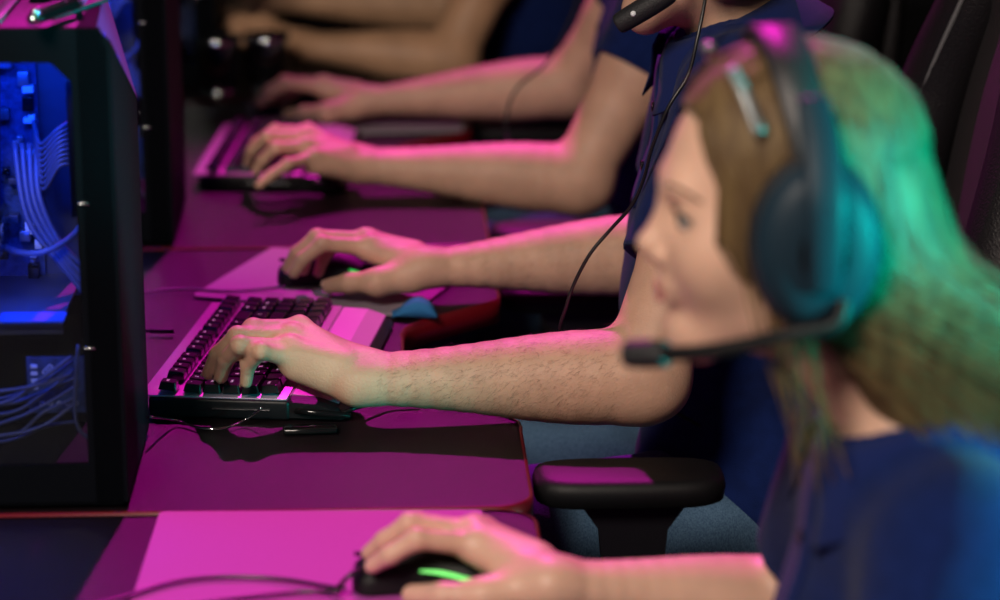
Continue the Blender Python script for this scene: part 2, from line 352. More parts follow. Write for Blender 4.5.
# ------------------------------------------------------------------ computer towers
BLUEP = 2.2
def make_tower():
    # world placement of the first: near side panel at Y=2.307, front face at X=-.243, standing on the desk
    X1 = -.243; Y0 = 2.307; D = .45; Wd = .228; Z0 = .7500; H = .455
    t = thing('computer_tower', 'nearest black computer tower, blue-lit cables showing through its glass side', 'computer', (X1, Y0, Z0))
    X0 = X1-D; Yf = Y0+Wd; Zt = Z0+H
    # side frame with chamfered window opening on the near side
    wx0, wx1, wz0, wz1 = X0+.03, X1-.036, Z0+.045, Zt-.031; ch = .018
    op = [(wx0, wz0), (wx1, wz0), (wx1, wz1-ch), (wx1-ch, wz1), (wx0, wz1)]
    ou = [(X0, Z0+.008), (X1-.004, Z0+.008), (X1-.004, Zt-.02), (X1-.010, Zt), (X0, Zt)]
    m = MB(); vs = []
    for y in (Y0, Y0+.008): vs += [(x, y, z) for x, z in op]+[(x, y, z) for x, z in ou]
    fs = []
    for i in range(5):
        j = (i+1) % 5; fs += [(i, j, 5+j, 5+i), (10+i, 15+i, 15+j, 10+j), (i, 10+i, 10+j, j), (5+i, 5+j, 15+j, 15+i)]
    m.add(vs, fs, 0, False); sf = m.build('side_frame', M['case'], t, fixn=True)
    MB().prism([(x, z) for x, z in [(wx0, wz0), (wx1, wz0), (wx1, wz1-ch), (wx1-ch, wz1), (wx0, wz1)]], 0, .003, M3=(A(1, 0, 0), A(0, 0, 1), A(0, 1, 0)), o=(0, Y0+.002, 0)).build('glass_panel', M['glass'], t, True)
    # silver clips
    for z in (wz0+.30*(wz1-wz0), wz0+.66*(wz1-wz0)):
        MB().box((wx1+.006, Y0-.001, z), (.010, .003, .0022), bev=.0006).build('panel_clip', M['silver'], t)
    MB().box((X0+D/2-.030, Yf-.003, Z0+H/2), (D-.064, .006, H-.018)).build('far_side_panel', M['case'], t)
    MB().box((X0+.004, Y0+Wd/2, Z0+H/2), (.008, Wd-.012, H-.02)).build('back_panel', M['case'], t)
    MB().box((X0+D/2, Y0+Wd/2, Z0+.010), (D-.01, Wd-.004, .010)).build('bottom_panel', M['case'], t)
    for (x, y) in ((X0+.04, Y0+.025), (X1-.04, Y0+.025), (X0+.04, Yf-.025), (X1-.04, Yf-.025)):
        MB().cyl((x, y, Z0), (x, y, Z0+.012), .010, .012).build('foot', M['rubber'], t)
    # front panel; sloped triangle at the upper far corner imitates pink light by colour
    m = MB(); a = A(X1-.012, Y0, Zt); 
    v = [(X1-.012, Y0, Zt), (X1, Y0, Zt-.012), (X1, Yf, Zt-.108), (X1-.028, Yf, Zt), (X1, Y0, Z0+.008), (X1, Yf, Z0+.008), (X1-.03, Y0, Z0+.008), (X1-.03, Yf, Z0+.008), (X1-.03, Y0, Zt), (X1-.034, Yf, Zt)]
    m.add(v, [(1, 4, 5, 2), (0, 8, 9, 3), (0, 1, 4, 6, 8), (2, 5, 7, 9, 3), (6, 4, 5, 7), (8, 6, 7, 9)], 0, False)
    m.build('front_panel', M['case'], t, fixn=True)
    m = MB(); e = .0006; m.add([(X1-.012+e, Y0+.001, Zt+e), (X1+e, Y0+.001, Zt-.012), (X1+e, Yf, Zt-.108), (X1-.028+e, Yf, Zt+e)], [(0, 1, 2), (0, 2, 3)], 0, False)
    m.build('pink_light_facet', M['pink_light_patch'], t)
    # top panel with vent slats
    tp = MB().box((X0+D/2-.015, Y0+Wd/2, Zt-.004), (D-.03, Wd-.002, .008), bev=.002).build('top_panel', M['case_top'], t)
    for k in range(9):
        x = X1-.105-k*.030
        m = MB().box((x, Y0+Wd/2, Zt+.0025), (.012, Wd-.05, .005), bev=.0018); tag(m.build('vent_slat', M['steel'], tp))
    m = MB(); m.box((X1-.06, Yf-.055, Zt+.003), (.06, .05, .006), bev=.002); m.build('port_cover', M['case'], t)
    # interior
    tray = MB(); tray.box((X0+.21, Yf-.03, Z0+.30), (.36, .003, .29)); tray.build('motherboard_tray', M['steel'], t)
    tz = Z0+.176
    sh = MB(); sh.box((X0+.20, Y0+.115, tz), (.385, .19, .003)); sh.box((X0+.20, Y0+.030, tz-.006), (.385, .002, .012)); sh.build('power_supply_shelf', M['steel'], t)
    mb = MB(); mb.box((X1-.215, Yf-.036, Z0+.305), (.245, .003, .255))
    board = mb.build('motherboard', M['pcb'], t)
    R = random.Random(3)
    for k in range(95):
        x = X1-.215+(1-R.random()**2)*.236-.118; z = Z0+.305+R.uniform(-.122, .122); s = R.uniform(.003, .011)
        b = MB(); b.box((x, Yf-.040-s*.3, z), (s, .006+s*.5, s*R.uniform(.6, 1.6)), bev=.0006)
        b.build('board_component', M[R.choice(['sink', 'steel', 'white', 'gloss'])], board)
    m = MB()
    for k in range(4): m.box((X1-.165+k*.009, Yf-.055, Z0+.345), (.004, .034, .135), bev=.0008)
    m.build('memory_modules', M['sink'], board)
    # tall plate with round eyelet and capacitors seen at the frame's left border
    m = MB(); m.box((X1-.150, Yf-.060, Z0+.34), (.034, .012, .17), bev=.006)
    m.build('heatsink_block', M['sink'], t)
    MB().lathe([(.0, 0), (.004, 0), (.007, .001), (.007, .003), (.004, .0032)], (X1-.146, Yf-.0665, Z0+.405), A(0, -1, 0), 16).build('round_cap', M['gloss'], t)
    fan = MB(); fan.lathe([(.055, 0), (.060, .002), (.060, .024), (.055, .026), (.052, .013), (.055, 0)], (X0+.035, Y0+.12, Z0+.33), A(1, 0, 0), 32)
    for k in range(9):
        tt = 2*math.pi*k/9; c, s = math.cos(tt), math.sin(tt)
        fan.box((X0+.048, Y0+.12+.03*c, Z0+.33+.03*s), (.003, .045, .018), rot=Matrix.Rotation(tt, 3, 'X') @ Matrix.Rotation(.5, 3, 'Y'))
    fan.build('fan', M['dark'], t)
    # ribbon of sleeved cables sweeping out of the tray grommet
    for k in range(9):
        dz = k*.0055; m = MB()
        m.tube([(X1-.095, Yf-.050, Z0+.335-dz*.4), (X1-.085, Yf-.085, Z0+.320-dz), (X1-.066, Yf-.10, Z0+.325-dz*.8+.012), (X1-.052, Yf-.085, Z0+.345-dz), (X1-.045, Yf-.035, Z0+.35-dz)], .0022, 7)
        m.build('sleeved_cable', M['bluecable'], t)
    for k in range(4):
        m = MB(); q = k*.007
        m.tube([(X1-.092-q, Yf-.06, Z0+.315), (X1-.088-q*.6, Yf-.09, Z0+.27-q), (X1-.068, Yf-.10, Z0+.225-q), (X1-.040, Yf-.09, Z0+.195-q*1.4), (X1-.034, Yf-.05, Z0+.18)], .0030, 8)
        m.build('thick_cable', M['bluecable'], t)
    m = MB(); m.tube([(X1-.155, Yf-.05, Z0+.255), (X1-.125, Yf-.10, Z0+.225), (X1-.085, Yf-.12, Z0+.222), (X1-.052, Yf-.10, Z0+.238), (X1-.045, Yf-.05, Z0+.26)], .0032, 8); m.build('thick_cable', M['bluecable'], t)
    # bracket and drive cage at the front of the case
    m = MB(); m.box((X1-.046, Y0+.12, Z0+.33), (.008, .10, .13), bev=.001); m.box((X1-.040, Y0+.10, Z0+.375), (.016, .05, .05), bev=.002); m.build('front_bracket', M['dark'], t)
    m = MB(); m.tube([(X1-.120, Yf-.04, Z0+.400), (X1-.118, Yf-.07, Z0+.418), (X1-.105, Yf-.07, Z0+.42), (X1-.10, Yf-.04, Z0+.395)], .004, 8); m.box((X1-.125, Yf-.06, Z0+.402), (.028, .02, .024), bev=.002); m.build('power_plug', M['bluecable'], t)
    # lower chamber: small circuit board with a printed diamond, loose leads
    cb = MB().box((X1-.066, Y0+.060, Z0+.105), (.062, .002, .055)).build('fan_controller_board', M['pcb'], t)
    m = MB(); cx, cz = X1-.075, Z0+.118; s = .0075
    for (q, w) in ((s, .0010), (s*.5, .0008)):
        c4 = [(cx, cz+q), (cx+q, cz), (cx, cz-q), (cx-q, cz)]
        for i in range(4):
            p, r = c4[i], c4[(i+1) % 4]; m.cyl((p[0], Y0+.0585, p[1]), (r[0], Y0+.0585, r[1]), w*.5, n=4)
    m.build('printed_diamond', M['white'], cb)
    m = MB()
    for k in range(5): m.lathe([(.0016, 0), (.0022, 0), (.0022, .001), (.0016, .001)], (X1-.084+k*.008, Y0+.0585, Z0+.087), A(0, -1, 0), 10)
    for k in range(4): m.box((X1-.090, Y0+.058, Z0+.124-k*.007), (.006, .003, .003))
    m.build('board_sockets', M['white'], cb)
    for k in range(10):
        z = Z0+.055+R.uniform(0, .07); y = Y0+R.uniform(.03, .055); m = MB()
        m.tube([(X1-.30, y+.03, z+R.uniform(-.02, .03)), (X1-.17, y, z+R.uniform(-.02, .0)), (X1-.115, y, z-.01+R.uniform(-.01, .01)), (X1-.08, y, z+.005), (X1-.052, y+.01, z+R.uniform(0, .03))], R.uniform(.0012, .0024), 6)
        m.build('loose_lead', M['bluecable'], t)
    m = MB(); m.tube([(X1-.045, Y0+.04, Z0+.15), (X1-.05, Y0+.035, Z0+.10), (X1-.048, Y0+.035, Z0+.07), (X1-.03, Y0+.04, Z0+.05)], .0018, 6); m.build('loose_lead', M['bluecable'], t)
    m = MB(); m.box((X0+.10, Y0+.11, Z0+.085), (.15, .14, .085), bev=.003); m.build('power_supply', M['dark'], t)
    m = MB(); m.box((X0+.19, Y0+.10, Z0+.24), (.28, .11, .04), bev=.004); g = m.build('graphics_card', M['gloss'], t)
    for (q, pw, sz) in (((X0+.26, Y0+.06, Zt-.022), 1.0, (.36, .02)), ((X1-.15, Y0+.05, tz+.05), .18, (.16, .02)), ((X1-.14, Y0+.05, tz-.010), .05, (.16, .02))):
        ld = bpy.data.lights.new('strip_glow', 'AREA'); ld.shape = 'RECTANGLE'; ld.size, ld.size_y = sz; ld.energy = pw*BLUEP; ld.color = (.005, .065, 1)
        lo = bpy.data.objects.new('strip_glow', ld); COL.objects.link(lo); lo.parent = t; lo.location = A(*q)-A(X1, Y0, Z0); lo.rotation_euler = (math.radians(38), 0, 0) if pw != .05 else (0, 0, 0)
    # light strips, and a glowing lip that imitates blue light on the shelf
    MB().box((X0+.22, Y0+.035, Zt-.014), (.36, .006, .003)).build('glow_strip', M['ledblue'], t)
    MB().box((X1-.085, Y0+.030, tz+.004), (.060, .030, .0016)).build('glow_strip', M['shelf_glow'], t)
    MB().box((X1-.15, Y0+.10, Z0+.152), (.14, .004, .003)).build('glow_strip', M['ledblue'], t)
    return t
tower = make_tower()
t2 = copy_tree(tower); t2.location = (-.276, 3.307, .75); t2['label'] = 'dark computer tower behind the nearest one, a red glint on its shaded front'
t3 = copy_tree(tower); t3.location = (-.285, 4.40, .75); t3['label'] = 'farthest computer tower, unlit, beyond the blurred far keyboard'
for ch_ in list(t3.children):
    if ch_.type == 'LIGHT' or ch_.name.startswith('glow_strip'): bpy.data.objects.remove(ch_)

# flat metal tool and pink-tipped cable lying on the nearest tower
zt = 1.205
t = thing('metal_adapter', 'dark metal stick with a teal end lying on the nearest computer tower', 'adapter', PZ(60, 12, zt))
m = MB(); a, b = PZ(34, 19, zt+.013), PZ(76, 3, zt+.013); m.tube([a, a+(b-a)*.5, b], lambda q: .0075, 12, smooth=4, flat=.75, up=A(0, 0, 1)); m.build('stick_body', M['gloss'], t)
m = MB(); a2, b2 = a+A(0, .002, .0055), a+(b-a)*.72+A(0, .002, .0055); m.tube([a2, (a2+b2)/2, b2], .0032, 8, smooth=3); m.build('metal_strip', M['silver'], t)
m = MB(); m.ball(a+A(0, -.003, 0), (.006, .006, .006)); m.build('end_cap', M['chrome'], t)
t = MB(); t.tube([PZ(76, 6, zt+.010), PZ(82, 1, zt+.014), PZ(84, -4, zt+.018), PZ(80, -9, zt+.012), PZ(70, -11, zt+.006)], .0035, 8)
tag(t.build('short_cable', M['pad']), 'pale cable looping up from the metal stick on the nearest tower', 'cable')
t = MB(); a, b = PZ(52, 20, zt), PZ(95, 2, zt); d = unit(b-a); n = A(-d[1], d[0], 0)
t.add([a-n*.004+A(0, 0, .0045), a+n*.010+A(0, 0, .0045), b+n*.003+A(0, 0, .0045), b-n*.014+A(0, 0, .0045), a-n*.004+A(0, 0, .001), a+n*.010+A(0, 0, .001), b+n*.003+A(0, 0, .001), b-n*.014+A(0, 0, .001)], [(0, 1, 2, 3), (7, 6, 5, 4), (0, 4, 5, 1), (1, 5, 6, 2), (2, 6, 7, 3), (3, 7, 4, 0)], 0, False)
tag(t.build('flat_plate', M['steel'], None, fixn=True), 'flat grey plate beside the metal stick on the nearest tower', 'plate')

# ------------------------------------------------------------------ mouse pads
def rrect(cx, cy, w, h, r, a):
    o = []
    for (sx, sy, t0) in ((1, -1, -90), (1, 1, 0), (-1, 1, 90), (-1, -1, 180)):
        for k in range(5):
            t = math.radians(t0+90*k/4); x = sx*(w/2-r)+r*math.cos(t); y = sy*(h/2-r)+r*math.sin(t); o.append((cx+x*math.cos(a)-y*math.sin(a), cy+x*math.sin(a)+y*math.cos(a)))
    return o
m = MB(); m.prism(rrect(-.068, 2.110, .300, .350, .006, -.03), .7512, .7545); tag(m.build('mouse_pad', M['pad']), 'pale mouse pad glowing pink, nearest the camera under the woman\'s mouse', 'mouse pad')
m = MB(); m.prism(rrect(-.060, 3.115, .28, .25, .008, -.36), .7512, .7545); tag(m.build('mouse_pad', M['greypad']), 'dark grey mouse pad beyond the keyboard in focus, half pink-lit', 'mouse pad')
m = MB(); m.prism(rrect(-.05, 4.13, .33, .26, .008, .1), .7512, .7545); tag(m.build('mouse_pad', M['greypad']), 'blurred mouse pad beyond the far purple keyboard', 'mouse pad')

# ------------------------------------------------------------------ keyboards
ROWS = [  # widths in key units and legends; None = gap
    [('ESC', 1), (None, 1), ('F1', 1), ('F2', 1), ('F3', 1), ('F4', 1), (None, .5), ('F5', 1), ('F6', 1), ('F7', 1), ('F8', 1), (None, .5), ('F9', 1), ('F10', 1), ('F11', 1), ('F12', 1), (None, .25), ('', 1), ('', 1), ('', 1)],
    [(c, 1) for c in '`1234567890-=']+[('', 2), (None, .25), ('INS', 1), ('', 1), ('', 1)],
    [('TAB', 1.5)]+[(c, 1) for c in 'QWERTYUIOP[]']+[('\\', 1.5), (None, .25), ('DEL', 1), ('END', 1), ('', 1)],
    [('CAPS', 1.75)]+[(c, 1) for c in 'ASDFGHJKL;\'']+[('', 2.25), (None, .25), ('', 1), ('', 1), ('', 1)],
    [('', 2.25)]+[(c, 1) for c in 'ZXCVBNM,./']+[('', 2.75), (None, .25), ('', 1), ('', 1), ('', 1)],
    [('CTRL', 1.25), ('', 1.25), ('ALT', 1.25), ('', 6.25), ('ALT', 1.25), ('FN', 1.25), ('', 1.25), ('', 1.25), (None, .25), ('', 1), ('', 1), ('', 1)]]
KU = .01905
def key_mesh(w):
    b = bmesh.new(); W2 = w*KU-.0012; D2 = KU*1.07-.0012
    lv = [(0, 0, 0), (.0002, .0002, .001), (.0020, .0016, .0080), (.0030, .0024, .0086)]; vs = []
    for (ix, iy, z) in lv:
        for (sx, sy) in ((-1, -1), (1, -1), (1, 1), (-1, 1)):
            c = .0012; hx = W2/2-ix; hy = D2/2-iy
            pr = [(hx, hy-c), (hx-c, hy)] if sx*sy > 0 else [(hx-c, hy), (hx, hy-c)]
            for (x, y) in pr: vs.append((x*sx, y*sy, z))
    n = 8; m = MB()
    for i in range(3): m.add(vs, [(i*n+k, i*n+(k+1) % n, (i+1)*n+(k+1) % n, (i+1)*n+k) for k in range(n)], 0, False)
    m.add(vs, [tuple(range(3*n, 4*n))], 0, False)
    me = bpy.data.meshes.new('key'); me.from_pydata(m.v, [], m.f); me.materials.append(M['keycap']); b.free(); return me
KM = {}; LM = {}
def legend_mesh(txt):
    if txt not in LM:
        fc = bpy.data.curves.new('legend', 'FONT'); fc.body = txt; fc.size = .0062 if len(txt) == 1 else .0036; fc.align_x = 'CENTER'; fc.align_y = 'CENTER'; fc.extrude = .00008
        fo = bpy.data.objects.new('legend_source', fc); COL.objects.link(fo); me = bpy.data.meshes.new_from_object(fo)
        bpy.data.objects.remove(fo); me.materials.clear(); me.materials.append(M['legend']); LM[txt] = me
    return LM[txt]
def make_keyboard(loc, ang, label, legends):
    t = thing('keyboard', label, 'keyboard', loc, ang)     # local x: user's right, local y: away from the user
    L = 18.25*KU; Dk = 6.75*KU; chain = Matrix.LocRotScale(t.location, t.rotation_euler, t.scale)
    def fin(mb, name, m, fixn=False, par=None):
        o = mb.build(name, m, None, fixn); o.parent = par or t; return o
    m = MB(); m.box((L/2, Dk/2-.002, .011), (L+.016, Dk+.020, .022), bev=.004, seg=3); fin(m, 'case', M['dark'])
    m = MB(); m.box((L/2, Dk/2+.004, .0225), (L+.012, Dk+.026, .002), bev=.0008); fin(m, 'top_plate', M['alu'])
    # wrist rest sloping towards the user with a rounded near end
    m = MB(); prof = [(-.004, .003), (-.004, .020), (-.012, .0225), (-.040, .021), (-.062, .014), (-.070, .006), (-.070, .003)]
    xs = [-.006, .0, L, L+.006]; vs = []
    for j, x in enumerate(xs):
        s = .86 if j in (0, 3) else 1
        for (y, z) in prof: vs.append((x, -.037+(y+.037)*s, .003+(z-.003)*s))
    n = len(prof); m.add(vs, [(j*n+i, (j+1)*n+i, (j+1)*n+(i+1) % n, j*n+(i+1) % n) for j in range(3) for i in range(n)]+[tuple(range(n)), tuple(range(3*n, 4*n))[::-1]], 0, False)
    wr_ = fin(m, 'wrist_rest', M['dark'], True)
    m = MB(); pr2 = [(-.006, .0207), (-.012, .0232), (-.040, .0217), (-.0605, .0150)]
    m.add([(x, y, z) for x in (.012, L+.002) for (y, z) in pr2]+[(x, y, z-.002) for x in (.012, L+.002) for (y, z) in pr2], [(0, 4, 5, 1), (1, 5, 6, 2), (2, 6, 7, 3), (8, 9, 13, 12), (9, 10, 14, 13), (10, 11, 15, 14), (0, 1, 9, 8), (1, 2, 10, 9), (2, 3, 11, 10), (4, 12, 13, 5), (5, 13, 14, 6), (6, 14, 15, 7), (0, 8, 12, 4), (3, 7, 15, 11)], 0, False)
    o_ = m.build('rest_plate', M['alu'], None, True); o_.parent = wr_
    m = MB(); m.tube([(-.003, -.018, .010), (-.012, -.03, .0125), (-.010, -.055, .010), (-.001, -.074, .006)], .0035, 8); fin(m, 'rest_trim', M['gloss'])
    m = MB(); m.box((-.0095, Dk*.3, .012), (.002, .06, .0012)); fin(m, 'side_accent', M['silver'])
    gap = [0, 0]; rowy = [6.2, 4.82, 3.75, 2.68, 1.61, .54]
    for ri, row in enumerate(ROWS):
        x = 0.0
        for (txt, w) in row:
            if txt is not None:
                if w not in KM: KM[w] = key_mesh(w)
                k = bpy.data.objects.new('key', KM[w]); COL.objects.link(k); k.parent = t
                k.location = (x*KU+w*KU/2, rowy[ri]*KU, .0255+(.0012 if ri in (0, 5) else 0)); k.rotation_euler = ((.10 if ri < 2 else 0 if ri < 4 else -.08), 0, 0)
                if legends and txt:
                    lo = bpy.data.objects.new('legend', legend_mesh(txt)); COL.objects.link(lo); lo.parent = k; lo.location = (0, .0012, .00872)
            x += w
    return t
ANG = math.atan2(.989, .147)
kb_o = A(-.112, 2.574)     # outer corner of the bottom-left key
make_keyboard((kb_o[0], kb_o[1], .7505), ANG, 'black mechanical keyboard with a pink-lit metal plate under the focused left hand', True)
make_keyboard((-.128, 3.625, .7505), math.radians(86), 'blurred purple-lit keyboard on the desk behind, under the second blurred hand', False)
m = MB(); m.tube([P(150, 417, 2.50), PZ(175, 420, .757), PZ(200, 428, .754), PZ(225, 428, .754), PZ(245, 420, .757), P(262, 408, 2.545)], .0013, 8)
tag(m.build('keyboard_cable', M['chrome']), 'thin shiny cable curving across the desk in front of the focused keyboard', 'cable')
m = MB(); m.tube([PZ(338, 414, .756), PZ(352, 409, .765), PZ(372, 404, .762), PZ(392, 403, .757), PZ(420, 406, .753)], .0022, 8)
tag(m.build('charging_cable', M['cable']), 'black cable tucked under the focused wrist', 'cable')
m = MB(); c = PZ(310, 429, .755); m.box(c, (.055, .018, .006), rot=Matrix.Rotation(.05, 3, 'Z'), bev=.002); tag(m.build('black_stick', M['gloss']), 'small flat black stick on the desk before the keyboard wrist rest', 'stick')
m = MB(); m.tube([PZ(150, 331, .757), PZ(160, 331, .757), PZ(174, 331, .757)], .003, 8, smooth=3); m.tube([PZ(120, 331, .757), PZ(152, 331, .757)], .0016, 8, smooth=0)
tag(m.build('keyboard_plug', M['cable']), 'black cable plug behind the left edge of the focused keyboard', 'plug')

# ------------------------------------------------------------------ mice
def make_mouse(c, ang, label, led):
    t = thing('mouse', label, 'mouse', tuple(c), ang)
    def fin(mb, name, m): o = mb.build(name, m); o.parent = t; return o
    def shell(scale, z0, mi, t0=0, t1=1, w=1.0, lift=0):
        m = MB(); vs = []; N = 22; Kk = 18
        for i in range(N+1):
            s = i/N; x = -.060+.120*s; hw = (.029+.004*math.cos(2*math.pi*s)+.002*s)*(1-max(0, abs(2*s-1)-.72)**2*9)**.5 if (1-max(0, abs(2*s-1)-.72)**2*9) > 0 else .004
            hh = .038*math.sin(math.pi*(.16+.74*s))**.75
            for k in range(Kk+1):
                a = math.pi*k/Kk; vs.append((x*scale, -hw*scale*math.cos(a)*w, z0+hh*scale*math.sin(a)**.62+lift))
        fs = [(i*(Kk+1)+k, (i+1)*(Kk+1)+k, (i+1)*(Kk+1)+k+1, i*(Kk+1)+k+1) for i in range(N) for k in range(Kk)]
        fs += [tuple(range(Kk+1)), tuple(range(N*(Kk+1), (N+1)*(Kk+1)))[::-1], ]
        m.add(vs, fs, mi); return m
    fin(shell(1, .001, 0), 'shell', M['rubber'])
    m = shell(.995, .0018, 0); 
    b = MB(); b.box((.045, 0, .026), (.030, .0012, .004)); fin(b, 'button_split', M['gloss'])
    b = MB(); b.lathe([(.001, -.0035), (.009, -.0035), (.0105, -.002), (.0105, .002), (.009, .0035), (.001, .0035)], (.040, 0, .0235), A(0, 1, 0), 20); fin(b, 'scroll_wheel', M['gloss'])
    if led:
        for s in (-1, 1):
            b = MB(); b.tube([(.000, s*.0322, .0245), (-.014, s*.0328, .0240), (-.028, s*.0328, .0215), (-.040, s*.0318, .018), (-.050, s*.026, .0145)] if led == 2 else [(-.030, s*.0328, .0235), (-.040, s*.0325, .0200), (-.048, s*.027, .0165)], lambda q: .0021*(.4+.6*min(1, q*3)), 8)
            tag(fin(b, 'glow_strip', M['mint'] if led == 2 else M['green']))
    return t
def back_face(c): return c
mz = .7553
make_mouse(A(*PZ(424, 584, mz)[:2], mz), math.pi-.12, 'black mouse with a glowing green side strip under the woman\'s hand', 2)
make_mouse(A(*PZ(328, 281, mz)[:2], mz), math.pi-.10, 'black mouse with a faint green glow under the right hand beyond the focused keyboard', 1)
make_mouse(A(*PZ(292, 113, mz)[:2], mz), math.pi-.10, 'blurred black mouse under the far right hand', 0)
m = MB(); m.tube([PZ(60, 612, .758), PZ(115, 600, .758), PZ(170, 583, .758), PZ(220, 577, .758), PZ(280, 579, .758), PZ(330, 587, .760), PZ(345, 588, .764)], .0021, 8); tag(m.build('mouse_cable', M['cable']), 'dark cable of the woman\'s mouse curving over the pale pad', 'cable')
m = MB(); m.tube([PZ(180, 606, .758), PZ(240, 598, .758), PZ(300, 592, .758), PZ(340, 592, .761)], .0020, 8); m.tube([PZ(336, 590, .760), PZ(348, 577, .775), PZ(360, 570, .778), PZ(363, 580, .766)], .0022, 8); tag(m.build('cable_clip', M['cable']), 'second dark cable looping in front of the woman\'s mouse', 'cable')
m = MB(); m.tube([PZ(110, 300, .753), PZ(156, 291, .757), PZ(190, 289, .757), PZ(225, 291, .757), PZ(262, 289, .758), PZ(284, 287, .764)], .0017, 8); tag(m.build('mouse_cable', M['steel']), 'thin grey cable running left from the mouse beyond the focused keyboard', 'cable')

# blue cloth at the desk edge
m = MB(); c0 = PZ(392, 318, .7535); c1 = PZ(437, 319, .7535); vs = []; n = 14
for i in range(n+1):
    s = i/n; px = 389+49*s; zt_ = .755+.022*max(0, math.sin(math.pi*min(1, s*.55+.28*s)))**1.3*(1 if s < .9 else (1-s)*10*.7+.3)
    b0 = c0+(c1-c0)*s; 
    for (dy, z) in ((0, .7548), (-.002, .755+(zt_-.755)*.6), (.006, zt_), (.018, zt_-.001), (.028, .755+(zt_-.755)*.5), (.030, .7548)): vs.append((b0[0], b0[1]+dy, z))
fs = [(i*6+k, (i+1)*6+k, (i+1)*6+(k+1) % 6, i*6+(k+1) % 6) for i in range(n) for k in range(6)]+[tuple(range(6)), tuple(range(n*6, n*6+6))[::-1]]
m.add(vs, fs); tag(m.build('folded_cloth', M['cloth'], None, True), 'small folded blue cloth beside the keyboard wrist rest at the desk edge', 'cloth')

# made-up shiny cups on the farthest desk, added for their bright glints
def add_glint_cup(c, label):
    t = MB(); t.lathe([(.0, .003), (.030, .003), (.034, .002), (.038, .09), (.0395, .10), (.037, .10), (.032, .012), (0, .010)], c, None, 28)
    t.lathe([(.0345, .0), (.036, .004), (.036, .010), (.0345, .013)], c, None, 28)
    return tag(t.build('glint_cup', M['chrome']), label, 'cup')
add_glint_cup(A(*PZ(219, 95, .7502)[:2], .7502), 'left of the two shiny cups added for bright spots before the farthest dark tower')
add_glint_cup(A(*PZ(268, 92, .7502)[:2], .7502), 'right of the two shiny cups added for bright spots before the farthest dark tower')

# ------------------------------------------------------------------ people
FR = A(-1, 0, 0)
def frame(yaw=0, pitch=0):
    """head axes: forward, left, up (rows). yaw + turns the face towards -Y, pitch + nods down"""
    cy, sy = math.cos(yaw), math.sin(yaw); f = A(-cy, -sy, 0); l = A(sy, -cy, 0); u = A(0, 0, 1)
    cp, sp = math.cos(pitch), math.sin(pitch); return np.array([f*cp-u*sp, l, u*cp+f*sp])
def head_prims(H, R, s=1.0, fem=False):
    L = lambda x, y, z: H+s*(R[0]*x+R[1]*y+R[2]*z)
    E = lambda x, y, z, a, b, c: EL(L(x, y, z), (a*s, b*s, c*s), R)
    C = lambda p, q, a, b=None: RC(L(*p), L(*q), a*s, (a if b is None else b)*s)
    ops = [('add', [E(-.012, 0, .038, .096, .074, .082), E(.030, 0, -.022, .058, .056, .085), C((.0, .045, -.060), (.060, .014, -.098), .020, .016), C((.0, -.045, -.060), (.060, -.014, -.098), .020, .016), E(.052, .034, -.030, .030, .028, .032), E(.052, -.034, -.030, .030, .028, .032)], .03, 0),
           ('add', [C((.066, .0, -.104), (.070, 0, -.100), .017)], 0, .018),
           ('add', [C((.076, -.026, .022), (.076, .026, .022), .0125)], 0, .018)]
    ops += [('sub', [E(.094, .033, .002, .018, .019, .0125), E(.094, -.033, .002, .018, .019, .0125)], 0, .012)]
    ops += [('add', [C((.080, 0, .016), (.101, 0, -.024), .0075, .0090), C((.101, 0, -.026), (.098, 0, -.034), .0105, .007)], .006, .011),
            ('add', [E(.091, .011, -.034, .010, .0065, .007), E(.091, -.011, -.034, .010, .0065, .007)], 0, .005),
            ('add', [E(.082, 0, -.058, .012, .024, .015)], 0, .012),
            ('add', [E(.088, 0, -.0585, .0085, .020, .0048), E(.0865, 0, -.0685, .0085, .018, .0055)], 0, .004),
            ('sub', [C((.100, 0, -.0635), (.083, .021, -.0600), .0012), C((.100, 0, -.0635), (.083, -.021, -.0600), .0012)], 0, .003)]
    for sg in (1, -1):
        ops += [('add', [C((.0795, sg*.020, .0055), (.0825, sg*.034, .0095), .0032), C((.0825, sg*.034, .0095), (.070, sg*.047, .004), .0032), C((.0795, sg*.020, -.002), (.078, sg*.034, -.0080), .0028), C((.078, sg*.034, -.0080), (.070, sg*.046, -.001), .0028)], 0, .003),
                ('add', [EL(L(-.012, sg*.076, -.004), (.018*s, .007*s, .031*s), R)], 0, .006), ('sub', [EL(L(-.008, sg*.084, .002), (.009*s, .006*s, .017*s), R)], 0, .004)]
    return ops, L
